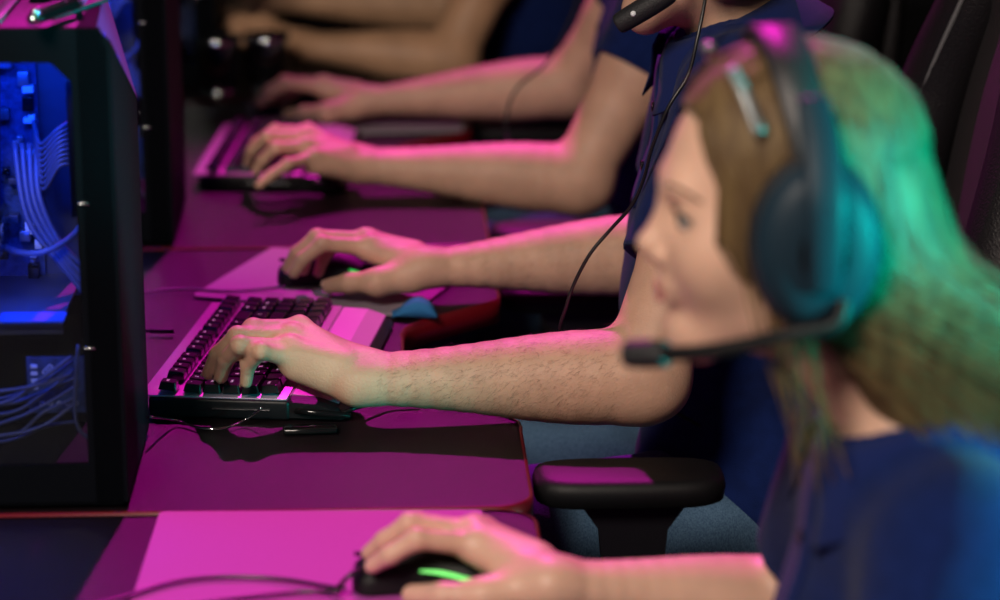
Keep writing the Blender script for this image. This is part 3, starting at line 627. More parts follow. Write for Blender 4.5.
def face_parts(par, H, R, s):
    L = lambda x, y, z: H+s*(R[0]*x+R[1]*y+R[2]*z)
    for sg in (1, -1):
        e = MB(); c = L(.0735, sg*.0325, .0015); e.ball(c, .0118*s, n=20); eye = e.build('eye', M['eye'], par)
        i = MB(); i.lathe([(0, .0122*s), (.0030*s, .0121*s), (.0055*s, .0112*s), (.0058*s, .0104*s)], c, R[0], 18); i.build('iris', M['iris'], eye)
        l = MB(); l.tube([L(.0835, sg*.020, .0055), L(.0865, sg*.028, .0093), L(.0862, sg*.037, .0090), L(.078, sg*.049, .0035)], .0018*s, 6); l.build('eyelashes', M['lash'], par)
        b = MB(); b.tube([L(.0885, sg*.014, .0235), L(.0895, sg*.028, .0285), L(.0815, sg*.042, .0265), L(.069, sg*.051, .019)], lambda q: .0024*s*(1-.5*q), 6, flat=.6); b.build('eyebrow', M['brow'], par)
    l = MB(); l.tube([L(.0790, .0255, -.0575), L(.0915, .010, -.0585), L(.0950, 0, -.0600), L(.0915, -.010, -.0585), L(.0790, -.0255, -.0575)], lambda q: .0027*s*(.35+math.sin(math.pi*q)), 8)
    l.tube([L(.0785, .0245, -.0590), L(.0905, .010, -.0665), L(.0935, 0, -.0685), L(.0905, -.010, -.0665), L(.0785, -.0245, -.0590)], lambda q: .0033*s*(.3+math.sin(math.pi*q)), 8); l.build('lips', M['lip'], par)
FRAD = dict(index=(.0112, .0103, .0090, .0072), middle=(.0114, .0105, .0091, .0073), ring=(.0110, .0099, .0087, .0070), pinky=(.0100, .0088, .0078, .0064), thumb=(.0138, .0128, .0114, .0088))
FRAD = {k: tuple(q*.95 for q in v) for k, v in FRAD.items()}
def hand_ops(hd, s=1.0, up=A(0, 0, 1)):
    """hd: wrist, and five digits of four joints"""
    w = hd['wrist']; ops = []; T = hd['thumb']; mc = [hd[k][0] for k in ('index', 'middle', 'ring', 'pinky')]
    side = unit(mc[0]-mc[3]); dr = unit((mc[1]+mc[2])/2-w); dn = -unit(np.cross(side, dr)); dn = dn*(-1 if dn[2] > 0 else 1)
    dn = dn if abs(dn[2]) > .2 else -up
    palm = []
    for i, m_ in enumerate(mc):
        off = side*(.014, .005, -.005, -.013)[i]*s
        palm.append(RC(w+off+dr*.004, m_+dn*.004*s, (.0190, .0205, .0200, .0180)[i]*s, (.0135, .0138, .0134, .0126)[i]*s))
    palm.append(RC(w+dn*.006+side*.010*s+dr*.02, T[1]+dn*.004*s, .016*s, .0140*s))
    palm.append(RC(w+dn*.010*s-side*.014*s+dr*.015, mc[3]+dn*.010*s-dr*.008, .015*s, .0115*s))
    palm.append(RC(w+dn*.008*s+dr*.03, (mc[1]+mc[2])/2+dn*.010*s-dr*.01, .013*s, .010*s))
    ops.append(('add', palm, .010, .012))
    ops.append(('add', [RC(w+dr*.012+side*.012*s, T[0], .017*s, .0165*s), RC(T[0], T[1], .0165*s, FRAD['thumb'][0]*1.04*s)], .01, .014))
    for k in ('index', 'middle', 'ring', 'pinky'):
        j = hd[k]; r = FRAD[k]
        pr = [RC(j[0], j[1], r[0]*s, r[1]*.96*s), RC(j[1], j[2], r[1]*s, r[2]*s), RC(j[2], j[3], r[2]*s, r[3]*1.08*s)]
        pr += [RC(j[1], j[1]+unit(j[1]-(j[0]+j[2])/2)*.0005, r[1]*.96*s), RC(j[0]-dn*.0035*s, j[0]-dn*.0045*s, r[0]*.80*s)]
        ops.append(('add', pr, .004, .0075 if k != 'x' else 0))
        ops.append(('add', [RC(w-dn*.012*s+side*.004*('index', 'middle', 'ring', 'pinky').index(k)*-1+dr*.03, j[0]-dn*.0072*s, .0040*s, .0046*s)], 0, .014))
    j = T; r = FRAD['thumb']
    ops.append(('add', [RC(j[1], j[2], r[0]*s, r[1]*s), RC(j[2], j[3], r[1]*.98*s, r[3]*1.15*s)], .005, .009))
    return ops
def arm_ops(sh, el, wr, s=1.0, hand=None, fr=(.0475, .0415, .0325, .0255)):
    d = unit(wr-el); L = np.linalg.norm(wr-el); q = lambda t: el+(wr-el)*t
    side = unit(hand['index'][0]-hand['pinky'][0]) if hand else A(0, 1, 0)
    o = [('add', [RC(sh, sh+(el-sh)*.45, .058*s, .052*s), RC(sh+(el-sh)*.45, el, .052*s, .041*s)], .03, .05)]
    fo = A(0, 0, 1) if abs(d[2]) < .8 else A(-1, 0, 0)
    ts = np.linspace(0, 1.04, 14); rad = np.interp(ts, [0, .10, .22, .40, .60, .80, .95, 1.04], [.043, .0475, .0475, .0425, .0350, .0285, .0250, .0238])*s
    rad = np.convolve(np.pad(rad, 1, mode='edge'), [.25, .5, .25], 'valid'); wid = np.interp(ts, [0, .5, .8, 1], [0, .001, .006, .009])*s
    for sg in (1, -1): o += [('add', [RC(q(ts[i])+side*sg*wid[i], q(ts[i+1])+side*sg*wid[i+1], rad[i]-wid[i]*.35, rad[i+1]-wid[i+1]*.35) for i in range(13)], .003, .022 if sg == 1 else .006)]
    o += [('add', [RC(el-unit(wr-el)*.012+A(.006, 0, -.008), el+A(.004, 0, -.012), .026*s)], 0, .03)]
    return o
def H_(wr, **k):
    h = {'wrist': PZ(*wr)}
    for n, v in k.items(): h[n] = [PZ(*p) for p in v]
    return h
def shift(h, d): return {k: (v+d if k == 'wrist' else [p+d for p in v]) for k, v in h.items()}
def mirror_arm(h, c, s=1): return h
HL2 = H_((370, 379, .800), index=[(299, 329, .838), (253, 328, .845), (231, 343, .827), (221, 359, .801)], middle=[(291, 338, .834), (238, 336, .842), (218, 354, .820), (209, 373, .797)],
         ring=[(288, 349, .829), (240, 345, .840), (226, 360, .818), (221, 377, .797)], pinky=[(291, 359, .821), (261, 351, .836), (248, 366, .815), (246, 382, .797)],
         thumb=[(348, 362, .798), (320, 352, .803), (295, 353, .799), (274, 352, .796)])
HR2 = H_((432, 268, .797), index=[(368, 247, .817), (323, 244, .824), (303, 259, .806), (294, 273, .789)], middle=[(364, 240, .820), (317, 237, .828), (297, 253, .808), (288, 268, .789)],
         ring=[(370, 236, .812), (334, 236, .815), (317, 250, .797), (309, 262, .781)], pinky=[(382, 237, .803), (357, 238, .802), (344, 248, .787), (338, 257, .773)],
         thumb=[(409, 277, .790), (378, 281, .788), (349, 283, .782), (330, 286, .774)])
HR1 = H_((560, 585, .782), index=[(474, 545, .803), (417, 539, .814), (390, 555, .800), (372, 566, .786)], middle=[(470, 533, .807), (410, 524, .817), (385, 540, .801), (369, 553, .786)],
         ring=[(478, 525, .802), (425, 520, .806), (402, 533, .790), (388, 546, .776)], pinky=[(490, 523, .795), (448, 520, .794), (430, 532, .782), (417, 543, .771)],
         thumb=[(534, 588, .781), (485, 595, .778), (443, 596, .776), (412, 595, .770)])
HL3 = H_((364, 165, .798), index=[(307, 133, .835), (275, 131, .842), (257, 143, .824), (249, 156, .799)], middle=[(304, 138, .837), (268, 137, .843), (253, 150, .820), (248, 163, .797)],
         ring=[(305, 147, .830), (276, 148, .834), (263, 160, .815), (256, 171, .798)], pinky=[(312, 158, .820), (288, 164, .820), (271, 175, .808), (259, 185, .797)],
         thumb=[(348, 155, .797), (325, 150, .800), (305, 152, .797), (288, 154, .795)])
HR3 = H_((372, 101, .797), index=[(325, 88, .815), (288, 84, .824), (270, 94, .806), (260, 104, .788)], middle=[(322, 84, .819), (285, 81, .826), (268, 91, .808), (258, 100, .788)],
         ring=[(326, 82, .812), (298, 81, .815), (283, 90, .797), (275, 98, .780)], pinky=[(334, 83, .803), (314, 84, .802), (303, 91, .787), (297, 97, .773)],
         thumb=[(352, 108, .790), (328, 112, .788), (305, 113, .782), (288, 115, .773)])
for h_, k_ in ((HR2, 1.0), (HR1, .95), (HR3, 1.0)):      # ring and little finger follow beyond the middle finger
    md = h_['middle']
    h_['ring'] = [md[0]+A(.004, .019, -.005)*k_, md[1]+A(.006, .019, -.006)*k_, md[2]+A(.012, .017, -.006)*k_, md[3]+A(.018, .016, -.007)*k_]
    h_['pinky'] = [md[0]+A(.012, .037, -.013)*k_, md[1]+A(.022, .037, -.018)*k_, md[2]+A(.030, .033, -.016)*k_, md[3]+A(.036, .030, -.014)*k_]
def lens(nm, h):
    for k, v in h.items():
        if k != 'wrist': print(nm, k, 'wrist-mcp %.0f' % (1000*np.linalg.norm(v[0]-h['wrist'])), [round(1000*np.linalg.norm(v[i+1]-v[i])) for i in range(3)], 'Y', [round(p[1], 3) for p in v])
for n_, h_ in (('HL2', HL2), ('HR2', HR2), ('HR1', HR1), ('HL3', HL3), ('HR3', HR3)): lens(n_, h_)

def nails(par, hd, s, names=('index', 'middle', 'ring', 'pinky', 'thumb')):
    for k in names:
        j = hd[k]; d = unit(j[3]-j[2]); side = unit(hd['index'][0]-hd['pinky'][0]); up = unit(np.cross(side, d)); up = up*(1 if up@(j[2]-(j[1]+j[3])/2+A(0, 0, .004)) > 0 else -1)
        if k == 'thumb': up = unit(A(.0, -.55, .8)-d*(A(.0, -.55, .8)@d)); side = np.cross(up, d)
        r = FRAD[k][3]*s; c = j[3]+up*r*.62-d*.0005; m = MB(); vs = []
        for a in range(7):
            for b in range(5):
                u_ = (a/6-.5); v_ = (b/4-.5); w = r*1.35*(1-.25*abs(v_)**2); vs.append(c+side*(u_*w)+d*(v_*r*1.9)+up*(r*.42*(1-(2*u_)**2*.55)))
        m.add(vs, [(a*5+b, (a+1)*5+b, (a+1)*5+b+1, a*5+b+1) for a in range(6) for b in range(4)]); m.build('fingernail', M['nail'], par)

def person(c, hc, J, label, skin, vox, cvox, headfr, hs=1.0, fem=False, mats=None, s=1.0):
    """c: hip centre, hc: head centre, J: joints"""
    hip = A(*c); shl, shr = J['shL'], J['shR']; ch = (shl+shr)/2
    neck = ch+A(-.005, 0, .055); torso_dir = unit(ch-hip); mid = hip+(ch-hip)*.45
    Yc = hip[1]; w = .15*s
    body = [('add', [EL(hip+A(0, 0, .01), (.10, .14, .10)), EL(mid+A(-.01, 0, 0), (.095, .125, .12)), EL(ch+A(.01, 0, -.13), (.098, .145*s, .15)), RC(shl+A(0, .03, .01), shr+A(0, -.03, .01), .045)], .08, 0)]
    for sd in ('L', 'R'):
        sg = -1 if sd == 'L' else 1
        kn = J['knee'+sd]; an = J['foot'+sd]
        body += [('add', [RC(hip+A(0, sg*.08, 0), kn, .066, .048), RC(kn, an+A(0, 0, .09), .046, .032)], .03, .03)]
        body += arm_ops(J['sh'+sd], J['el'+sd], J['wr'+sd], s, J['hand'+sd])+hand_ops(J['hand'+sd], J.get('hs', 1.0))
    hops, L = head_prims(hc, headfr, hs, fem)
    nb = L(-.028, 0, -.075)
    body += [('add', [RC(ch+A(.03, 0, .015), nb, .056 if not fem else .048, .054 if not fem else .045)], 0, .045)]
    body += [('add', [RC(L(-.01, 0, -.07), nb, .045 if not fem else .04)], 0, .03)]
    # union of the head with the rest: the head's own carving stays local because its ops only touch points near it
    B1 = SDF(body); Hd = SDF(hops)
    class U:
        def ev(self, p, cc=None, R=0, cull=None):
            a = B1.ev(p, cc, R, cull)
            if cull is not None and np.linalg.norm(cc-hc)-R > .30: return a
            return smin(a, Hd.ev(p, cc, R, cull), .028)
    u_ = U(); S_ = SDF([]); S_.ev = u_.ev
    pts = [hip, hc, *[J[k] for k in J if isinstance(J[k], np.ndarray)]]; lo = np.min(pts, 0)-.28; hi = np.max(pts, 0)+.28; lo[2] = -.03
    V, q = S_.mesh(vox, lo, hi)
    o = mesh_np('person', V, q, skin); tag(o, label, 'person')
    face_parts(o, hc, headfr, hs)
    # ---------------- polo shirt
    def fold(amp, cen):
        def f(p):
            x = p-cen; a = np.sin(x[:, 2]*38+np.sin(x[:, 1]*14+x[:, 0]*9)*2.1+x[:, 0]*21)*.5+np.sin(x[:, 0]*33-x[:, 2]*19+np.sin(x[:, 2]*23+x[:, 1]*17)*1.7)*.5
            return a*amp*np.clip((ch[2]+.02-p[:, 2])*4, .25, 1.2)
        return f
    so = [('add', [EL(hip+A(-.02, 0, .05)+J.get('lap', A(0, 0, 0)), (.135, .175*s, .13)), EL(mid+A(-.02, 0, .02)+J.get('belly', A(0, 0, 0)), (.128, .158*s, .15)), EL(ch+A(.008, 0, -.12)+J.get('chest', A(0, 0, 0)), (.122*s, .170*s, .165)), RC(shl+A(.002, .03, .012), shr+A(.002, -.03, .012), .060*s), RC(ch+A(.02, 0, .01), ch+A(.0, 0, .030), .060)], .07, 0)]
    SL = {sd: J.get('sleeve'+sd, J.get('sleeve', .62)) for sd in 'LR'}
    for sd in ('L', 'R'):
        a, b = J['sh'+sd], J['el'+sd]; e = a+(b-a)*SL[sd]; d = unit(b-a)
        so += [('add', [RC(a, e+d*.05, .0745*s, .066*s)], 0, .045)]
    so += [('sub', [EL(hip+A(0, 0, -.12), (.30, .30, .10))], 0, .01)]
    for sd in ('L', 'R'):
        a, b = J['sh'+sd], J['el'+sd]; e = a+(b-a)*SL[sd]; d = unit(b-a)
        so += [('subi', [HS(e, -d), RC(e, e+d*.16, .11)], 0, 0)]           # cut at the hem
        so += [('sub', [RC(e-d*.055, e+d*.1, .0560*s, .0585*s)], 0, 0)]   # hollow sleeve mouth
    nk = ch+A(-.012, 0, .070)
    so += [('sub', [RC(nk+A(0, 0, -.005), nk+A(-.03, 0, .12), .060 if not fem else .056)], 0, .004)]
    sh = SDF(so, fold(.0028, ch)); lo2 = np.min([hip, shl, shr, J['elL'], J['elR'], nk], 0)-.24; hi2 = np.max([hip, shl, shr, nk, J['elL'], J['elR']], 0)+.24
    V, q = sh.mesh(cvox, lo2, hi2); mesh_np('polo_shirt', V, q, M['navy'], o)
    # ---------------- collar: stand and turned-down leaf round the neck
    def collar():
        m = MB(); n = 56; rows = []; R0 = .070 if not fem else .066; base = ch+A(-.004, 0, .048); tilt = .42
        ax = unit(A(-math.sin(tilt), 0, math.cos(tilt))); fx = unit(np.cross(A(0, -1, 0), ax)); fx = fx if fx[0] < 0 else -fx; ly = A(0, -1, 0)
        op = .16
        for i in range(n+1):
            th = math.pi*(-1+op)+2*math.pi*(1-op)*i/n+math.pi; # 0..2pi around from the front
            cs, sn = math.cos(th), math.sin(th); fr_ = max(0, cs)**2
            rad = lambda k: base+(fx*cs*1.08+ly*sn)*k
            dirv = fx*cs+ly*sn
            prof = [rad(R0)+ax*(-.004), rad(R0*.97)+ax*.020, rad(R0*.96)+ax*.034, rad(R0*1.03)+ax*.039, rad(R0*1.20)+ax*.028, rad(R0*(1.40+.08*fr_))+ax*(.004-.010*fr_), rad(R0*(1.52+.22*fr_))+ax*(-.008-.018*fr_)]
            inner = [p-dirv*0-ax*.0025 for p in prof[::-1]]
            rows.append(prof+inner)
        k = len(rows[0]); vs = [p for r_ in rows for p in r_]
        fs = [(i*k+j, (i+1)*k+j, (i+1)*k+(j+1) % k, i*k+(j+1) % k) for i in range(n) for j in range(k)]+[tuple(range(k))[::-1], tuple(range(n*k, n*k+k))]
        m.add(vs, fs); return m.build('collar', M['navy_rib'], o, True)
    collar()
    # ---------------- placket and buttons, laid on the shirt front
    zt_ = ch[2]+.035; pl = []
    for i in range(16):
        z = zt_-i*.011; hit = sh.march(A(ch[0]-.35, Yc, z), A(1, 0, 0))
        if hit is not None and hit[0] < ch[0]+.06: pl.append(hit)
    if len(pl) > 4:
        m = MB(); vs = []
        for p in pl:
            for (dy, dx) in ((-.016, .003), (-.015, -.0025), (.015, -.0025), (.016, .003)): vs.append(p+A(dx, dy, 0))
        n = len(pl); fs = [(i*4+k, (i+1)*4+k, (i+1)*4+(k+1) % 4, i*4+(k+1) % 4) for i in range(n-1) for k in range(4)]+[(0, 1, 2, 3), tuple(range(4*n-4, 4*n))[::-1]]
        m.add(vs, fs); m.build('placket', M['navy_rib'], o, True)
        for i in (5, 11):
            if i < n: b = MB(); b.lathe([(0, .001), (.0035, .0012), (.0055, .0022), (.0058, .001), (.0055, -.001)], pl[i]+A(-.003, 0, 0), A(-1, 0, 0), 14); b.build('button', M['gloss'], o)
    # ---------------- jeans and shoes
    jo = [('add', [EL(hip+A(0, 0, -.0), (.125, .165, .105))], 0, 0)]
    for sd in ('L', 'R'):
        sg = -1 if sd == 'L' else 1; kn = J['knee'+sd]; an = J['foot'+sd]
        jo += [('add', [RC(hip+A(0, sg*.085, 0), hip+A(0, sg*.085, 0)+(kn-hip-A(0, sg*.085, 0))*.5, .092, .080), RC(hip+A(0, sg*.085, 0)+(kn-hip-A(0, sg*.085, 0))*.5, kn, .080, .066), RC(kn, an+A(0, 0, .07), .064, .052)], .03, .05)]
    for sd in ('L', 'R'): jo += [('subi', [HS(J['foot'+sd]+A(0, 0, .055), A(0, 0, 1)), RC(J['foot'+sd]-A(0, 0, .1), J['foot'+sd]+A(0, 0, .02), .10)], 0, 0)]
    jd = lambda p: (np.sin(p[:, 0]*46+np.sin(p[:, 1]*40+p[:, 2]*30)*1.6+p[:, 1]*15)*.6+np.sin(p[:, 0]*90+p[:, 2]*60+p[:, 1]*35)*.25)*.0060
    kp = [hip, J['kneeL'], J['kneeR'], J['footL'], J['footR']]
    V, q = SDF(jo, jd).mesh(cvox*1.3, np.min(kp, 0)-.16, np.max(kp, 0)+.16); mesh_np('jeans', V, q, M['denim'], o)
    for sd in ('L', 'R'):
        f = J['foot'+sd]; so_ = SDF([('add', [RC(f+A(.02, 0, .045), f+A(-.13, 0, .030), .038, .030), RC(f+A(.0, 0, .06), f+A(.0, 0, .10), .040, .044)], .02, 0), ('sub', [EL(f+A(0, 0, -.29), (1, 1, .30))], 0, 0)])
        V, q = so_.mesh(.007, f-.25, f+.2); mesh_np('shoe', V, q, M['shoe'], o)
    return o, sh, L

def legs(hip, dy=0):
    return dict(kneeL=hip+A(-.42, -.115, .012), kneeR=hip+A(-.42, .115, .012), footL=A(hip[0]-.44, hip[1]-.13, .012), footR=A(hip[0]-.40, hip[1]+.13, .012))
# man in focus
hip2 = A(.475, 2.80, .565)
J2 = dict(lap=A(-.035, 0, 0), belly=A(-.025, 0, 0), chest=A(.016, 0, 0), shL=P(748, 112, 2.635), shR=A(.395, 2.965, 1.045), elL=P(640, 377, 2.535), elR=P(668, 252, 3.04), wrL=HL2['wrist'], wrR=HR2['wrist'], handL=HL2, handR=HR2, sleeve=.60, **legs(hip2))
R2 = frame(.12, .15); H2 = A(.330, 2.785, 1.245)
person2, shirt2, L2 = person(hip2, H2, J2, 'man in navy polo and jeans, hairy forearm in sharp focus, one hand on the keyboard', M['skin'], .0024, .0034, R2, .98)
nails(person2, HL2, 1); nails(person2, HR2, 1)
# woman in front
hip1 = A(.50, 1.82, .545)
d1 = A(.03, -.93, -.036)
HL1 = shift(HL2, d1)
J1 = dict(shL=A(.405, 1.690, .915), shR=A(.395, 1.985, .920), elL=A(.33, 1.58, .785), elR=P(800, 612, 2.085), wrL=HL1['wrist'], wrR=HR1['wrist'], handL=HL1, handR=HR1, hs=.95, sleeve=.66, **legs(hip1))
R1 = frame(.05, .02); H1 = A(.291, 1.87, 1.140); HS1 = .94
person1, shirt1, L1 = person(hip1, H1, J1, 'smiling woman in profile with long teal-lit blonde hair and a navy polo, nearest the camera', M['skin_fair'], .0034, .0038, R1, HS1, True, s=.9)
# blurred man behind
hip3 = A(.49, 3.80, .565)
J3 = dict(sleeveR=.40, shL=A(.432, 3.635, 1.045), shR=A(.435, 3.96, 1.03), elL=P(577, 180, 3.56), elR=P(567, 86, 4.02), wrL=HL3['wrist'], wrR=HR3['wrist'], handL=HL3, handR=HR3, sleeve=.47, **legs(hip3))
R3 = frame(.05, .1); H3 = A(.36, 3.80, 1.27)
person3, _, L3 = person(hip3, H3, J3, 'blurred player in a navy polo behind, pink light along both bare forearms', M['skin'], .0040, .0052, R3)
# far player, arms at the top of the picture
hip4 = A(.36, 4.80, .565)
wr4 = P(308, 50, 4.53); HL4 = shift(HL3, wr4-HL3['wrist']+A(0, 0, 0)); HL4 = shift(HL4, A(0, 0, .80-HL4['wrist'][2])); wr4b = P(285, 8, 5.03); HR4 = shift(HR3, wr4b-HR3['wrist']); HR4 = shift(HR4, A(0, 0, .80-HR4['wrist'][2]))
J4 = dict(shL=A(.245, 4.64, 1.04), shR=A(.26, 4.97, 1.03), sleeveR=.80, elL=P(450, 60, 4.53), elR=P(450, 6, 5.03), wrL=HL4['wrist'], wrR=HR4['wrist'], handL=HL4, handR=HR4, sleeve=.40, **legs(hip4))
R4 = frame(.05, .1); H4 = A(.19, 4.80, 1.27)
person4, _, L4 = person(hip4, H4, J4, 'farthest player, only tanned forearms and a blue shirt sleeve at the top edge', M['skin_tan'], .0045, .0065, R4)

# ------------------------------------------------------------------ hair
def short_hair(par, H, R, s, m):
    L = lambda x, y, z: H+s*(R[0]*x+R[1]*y+R[2]*z)
    o = [('add', [EL(L(-.016, 0, .046), (.104*s, .083*s, .092*s), R), EL(L(-.045, 0, .0), (.075*s, .078*s, .085*s), R)], .02, 0), ('sub', [EL(L(.085, 0, -.028), (.075*s, .095*s, .088*s), R)], 0, .01), ('sub', [EL(L(-.01, 0, -.085), (.12*s, .12*s, .045*s), R)], 0, .01)]
    V, q = SDF(o, lambda p: np.sin(p[:, 0]*230+np.sin(p[:, 2]*150))*.0015+np.sin(p[:, 1]*190+p[:, 0]*120)*.0015).mesh(.006, H-.2, H+.2); mesh_np('hair', V, q, m, par)
short_hair(person2, H2, R2, .98, M['dark_hair']); short_hair(person3, H3, R3, 1, M['dark_hair']); short_hair(person4, H4, R4, 1, M['dark_hair'])

def long_hair(par, H, R, s):
    L = lambda x, y, z: H+s*(R[0]*x+R[1]*y+R[2]*z)
    o = [('add', [EL(L(-.014, 0, .044), (.101*s, .081*s, .088*s), R), EL(L(-.050, 0, .0), (.068*s, .078*s, .09*s), R)], .02, 0),
         ('add', [RC(L(-.055, 0, -.02), A(.405, 1.85, 1.03), .070, .062), RC(A(.405, 1.85, 1.03), A(.47, 1.82, .93), .062, .050)], .03, .03),
         ('sub', [EL(L(.078, 0, -.024), (.080*s, .110*s, .104*s), R)], 0, .008)]
    hv = SDF(o); V, q = hv.mesh(.0055, H-.4, H+.4); base = mesh_np('hair', V, q, M['blonde'], par)
    rs = np.random.RandomState(11); vs = []; fs = []; cnt = 0
    C = (-.013, 0, .040); E_ = (.101, .0815, .089)
    ctrl_all = []
    for i in range(3900):
        sg = 1 if rs.rand() < .72 else -1; a = rs.rand()
        psi = math.radians(4+a*176); root = rs.rand()*.5
        lift = 1.0+rs.rand()*.06
        th0 = .05+.30*rs.rand(); th1 = math.radians(88+8*rs.rand()); pts = []
        for k in range(7):
            th = th0+(th1-th0)*k/6; ps = psi+(.0 if k < 3 else (k-3)*.06*(1-a))
            if a < .22: ps = psi+k*(.13 if a < .14 else .07)
            pts.append(L(C[0]+E_[0]*lift*math.sin(th)*math.cos(ps), sg*(E_[1]*lift*math.sin(th)*abs(math.sin(ps))+.002), C[2]+E_[2]*lift*math.cos(th)))
        p = pts[-1]
        if a < .14 and sg > 0 and rs.rand() < .07:     # locks that fall in front of the near shoulder
            e = P(790+60*rs.rand(), 435+60*rs.rand(), 1.755+.03*rs.rand()); mid = (p+e)/2+A(-.012+.024*rs.rand(), -.006, .0)
            pts += [p+(mid-p)*.5+A(0, -.006, 0), mid, e]
        else:
            b = a if sg > 0 else max(a, .4)
            e = A(.44+.10*rs.rand()+.03*b, 1.87-sg*(.105-.09*b)+rs.normal()*.012, .90+.10*rs.rand())
            m1 = p+A(.010+.012*b, -sg*.004, -.06); m2 = (m1+e)/2+A(-.002, -sg*.006, .010)
            pts += [m1, m2, e]
        pts = [x+rs.normal(size=3)*.0010 for x in pts]; cp = crom(pts, 3); n = len(cp); wd = (.0011+.0012*rs.rand())
        ctr = H+A(.02, 0, 0)
        for k in range(n):
            d = unit(cp[min(k+1, n-1)]-cp[max(k-1, 0)]); out = unit(cp[k]-ctr); sdv = unit(np.cross(d, out)); w_ = wd*(1-.75*max(0, k/(n-1)-.6)/.4)
            vs += [cp[k]-sdv*w_, cp[k]+out*w_*.5, cp[k]+sdv*w_]
        for k in range(n-1):
            b0 = cnt+k*3; fs += [(b0, b0+1, b0+4, b0+3), (b0+1, b0+2, b0+5, b0+4)]
        cnt += n*3
    o_ = mesh_np('hair_strands', np.array(vs), np.array(fs), M['blonde'], par); tag(o_, kind='stuff')
long_hair(person1, H1, R1, HS1)

# fine hair on the man's forearms
def arm_hair(par, el, wr, n, seed, rng=(.08, .97), wide=.00008):
    me = par.data; V = np.empty(len(me.vertices)*3, np.float32); me.vertices.foreach_get('co', V); V = V.reshape(-1, 3).astype(float)
    N = np.empty(len(me.vertices)*3, np.float32); me.vertices.foreach_get('normal', N); N = N.reshape(-1, 3).astype(float)
    ax = wr-el; t = (V-el)@ax/(ax@ax); dd = np.linalg.norm(V-el-t[:, None]*ax, axis=1); ok = np.where((t > rng[0]) & (t < rng[1]) & (dd < .058))[0]
    rs = np.random.RandomState(seed); pick = rs.choice(ok, n); vs = []; fs = []
    for i, k in enumerate(pick):
        p = V[k]+rs.normal(size=3)*.0008; nn = N[k]; d = unit(unit(ax)*(.7+.3*rs.rand())+nn*.45+A(0, 0, -.5)+rs.normal(size=3)*.30); ln = .005+.007*rs.rand(); s_ = unit(np.cross(d, nn))*wide
        vs += [p-s_, p+s_, p+d*ln*.55+s_*.6-nn*.0004, p+d*ln*.55-s_*.6-nn*.0004, p+unit(d-nn*.35)*ln]; b = i*5; fs += [(b, b+1, b+2, b+3)]; fs += [(b+3, b+2, b+4, b+4)]
    m = MB(); m.v = [tuple(v) for v in vs]; m.f = [tuple(dict.fromkeys(f)) for f in fs]; m.mi = [0]*len(m.f); m.sm = [False]*len(m.f)
    tag(m.build('arm_hair', M['armhair'], par), kind='stuff')
arm_hair(person2, J2['elL'], J2['wrL'], 5000, 1); arm_hair(person2, J2['elR'], J2['wrR'], 1800, 2)

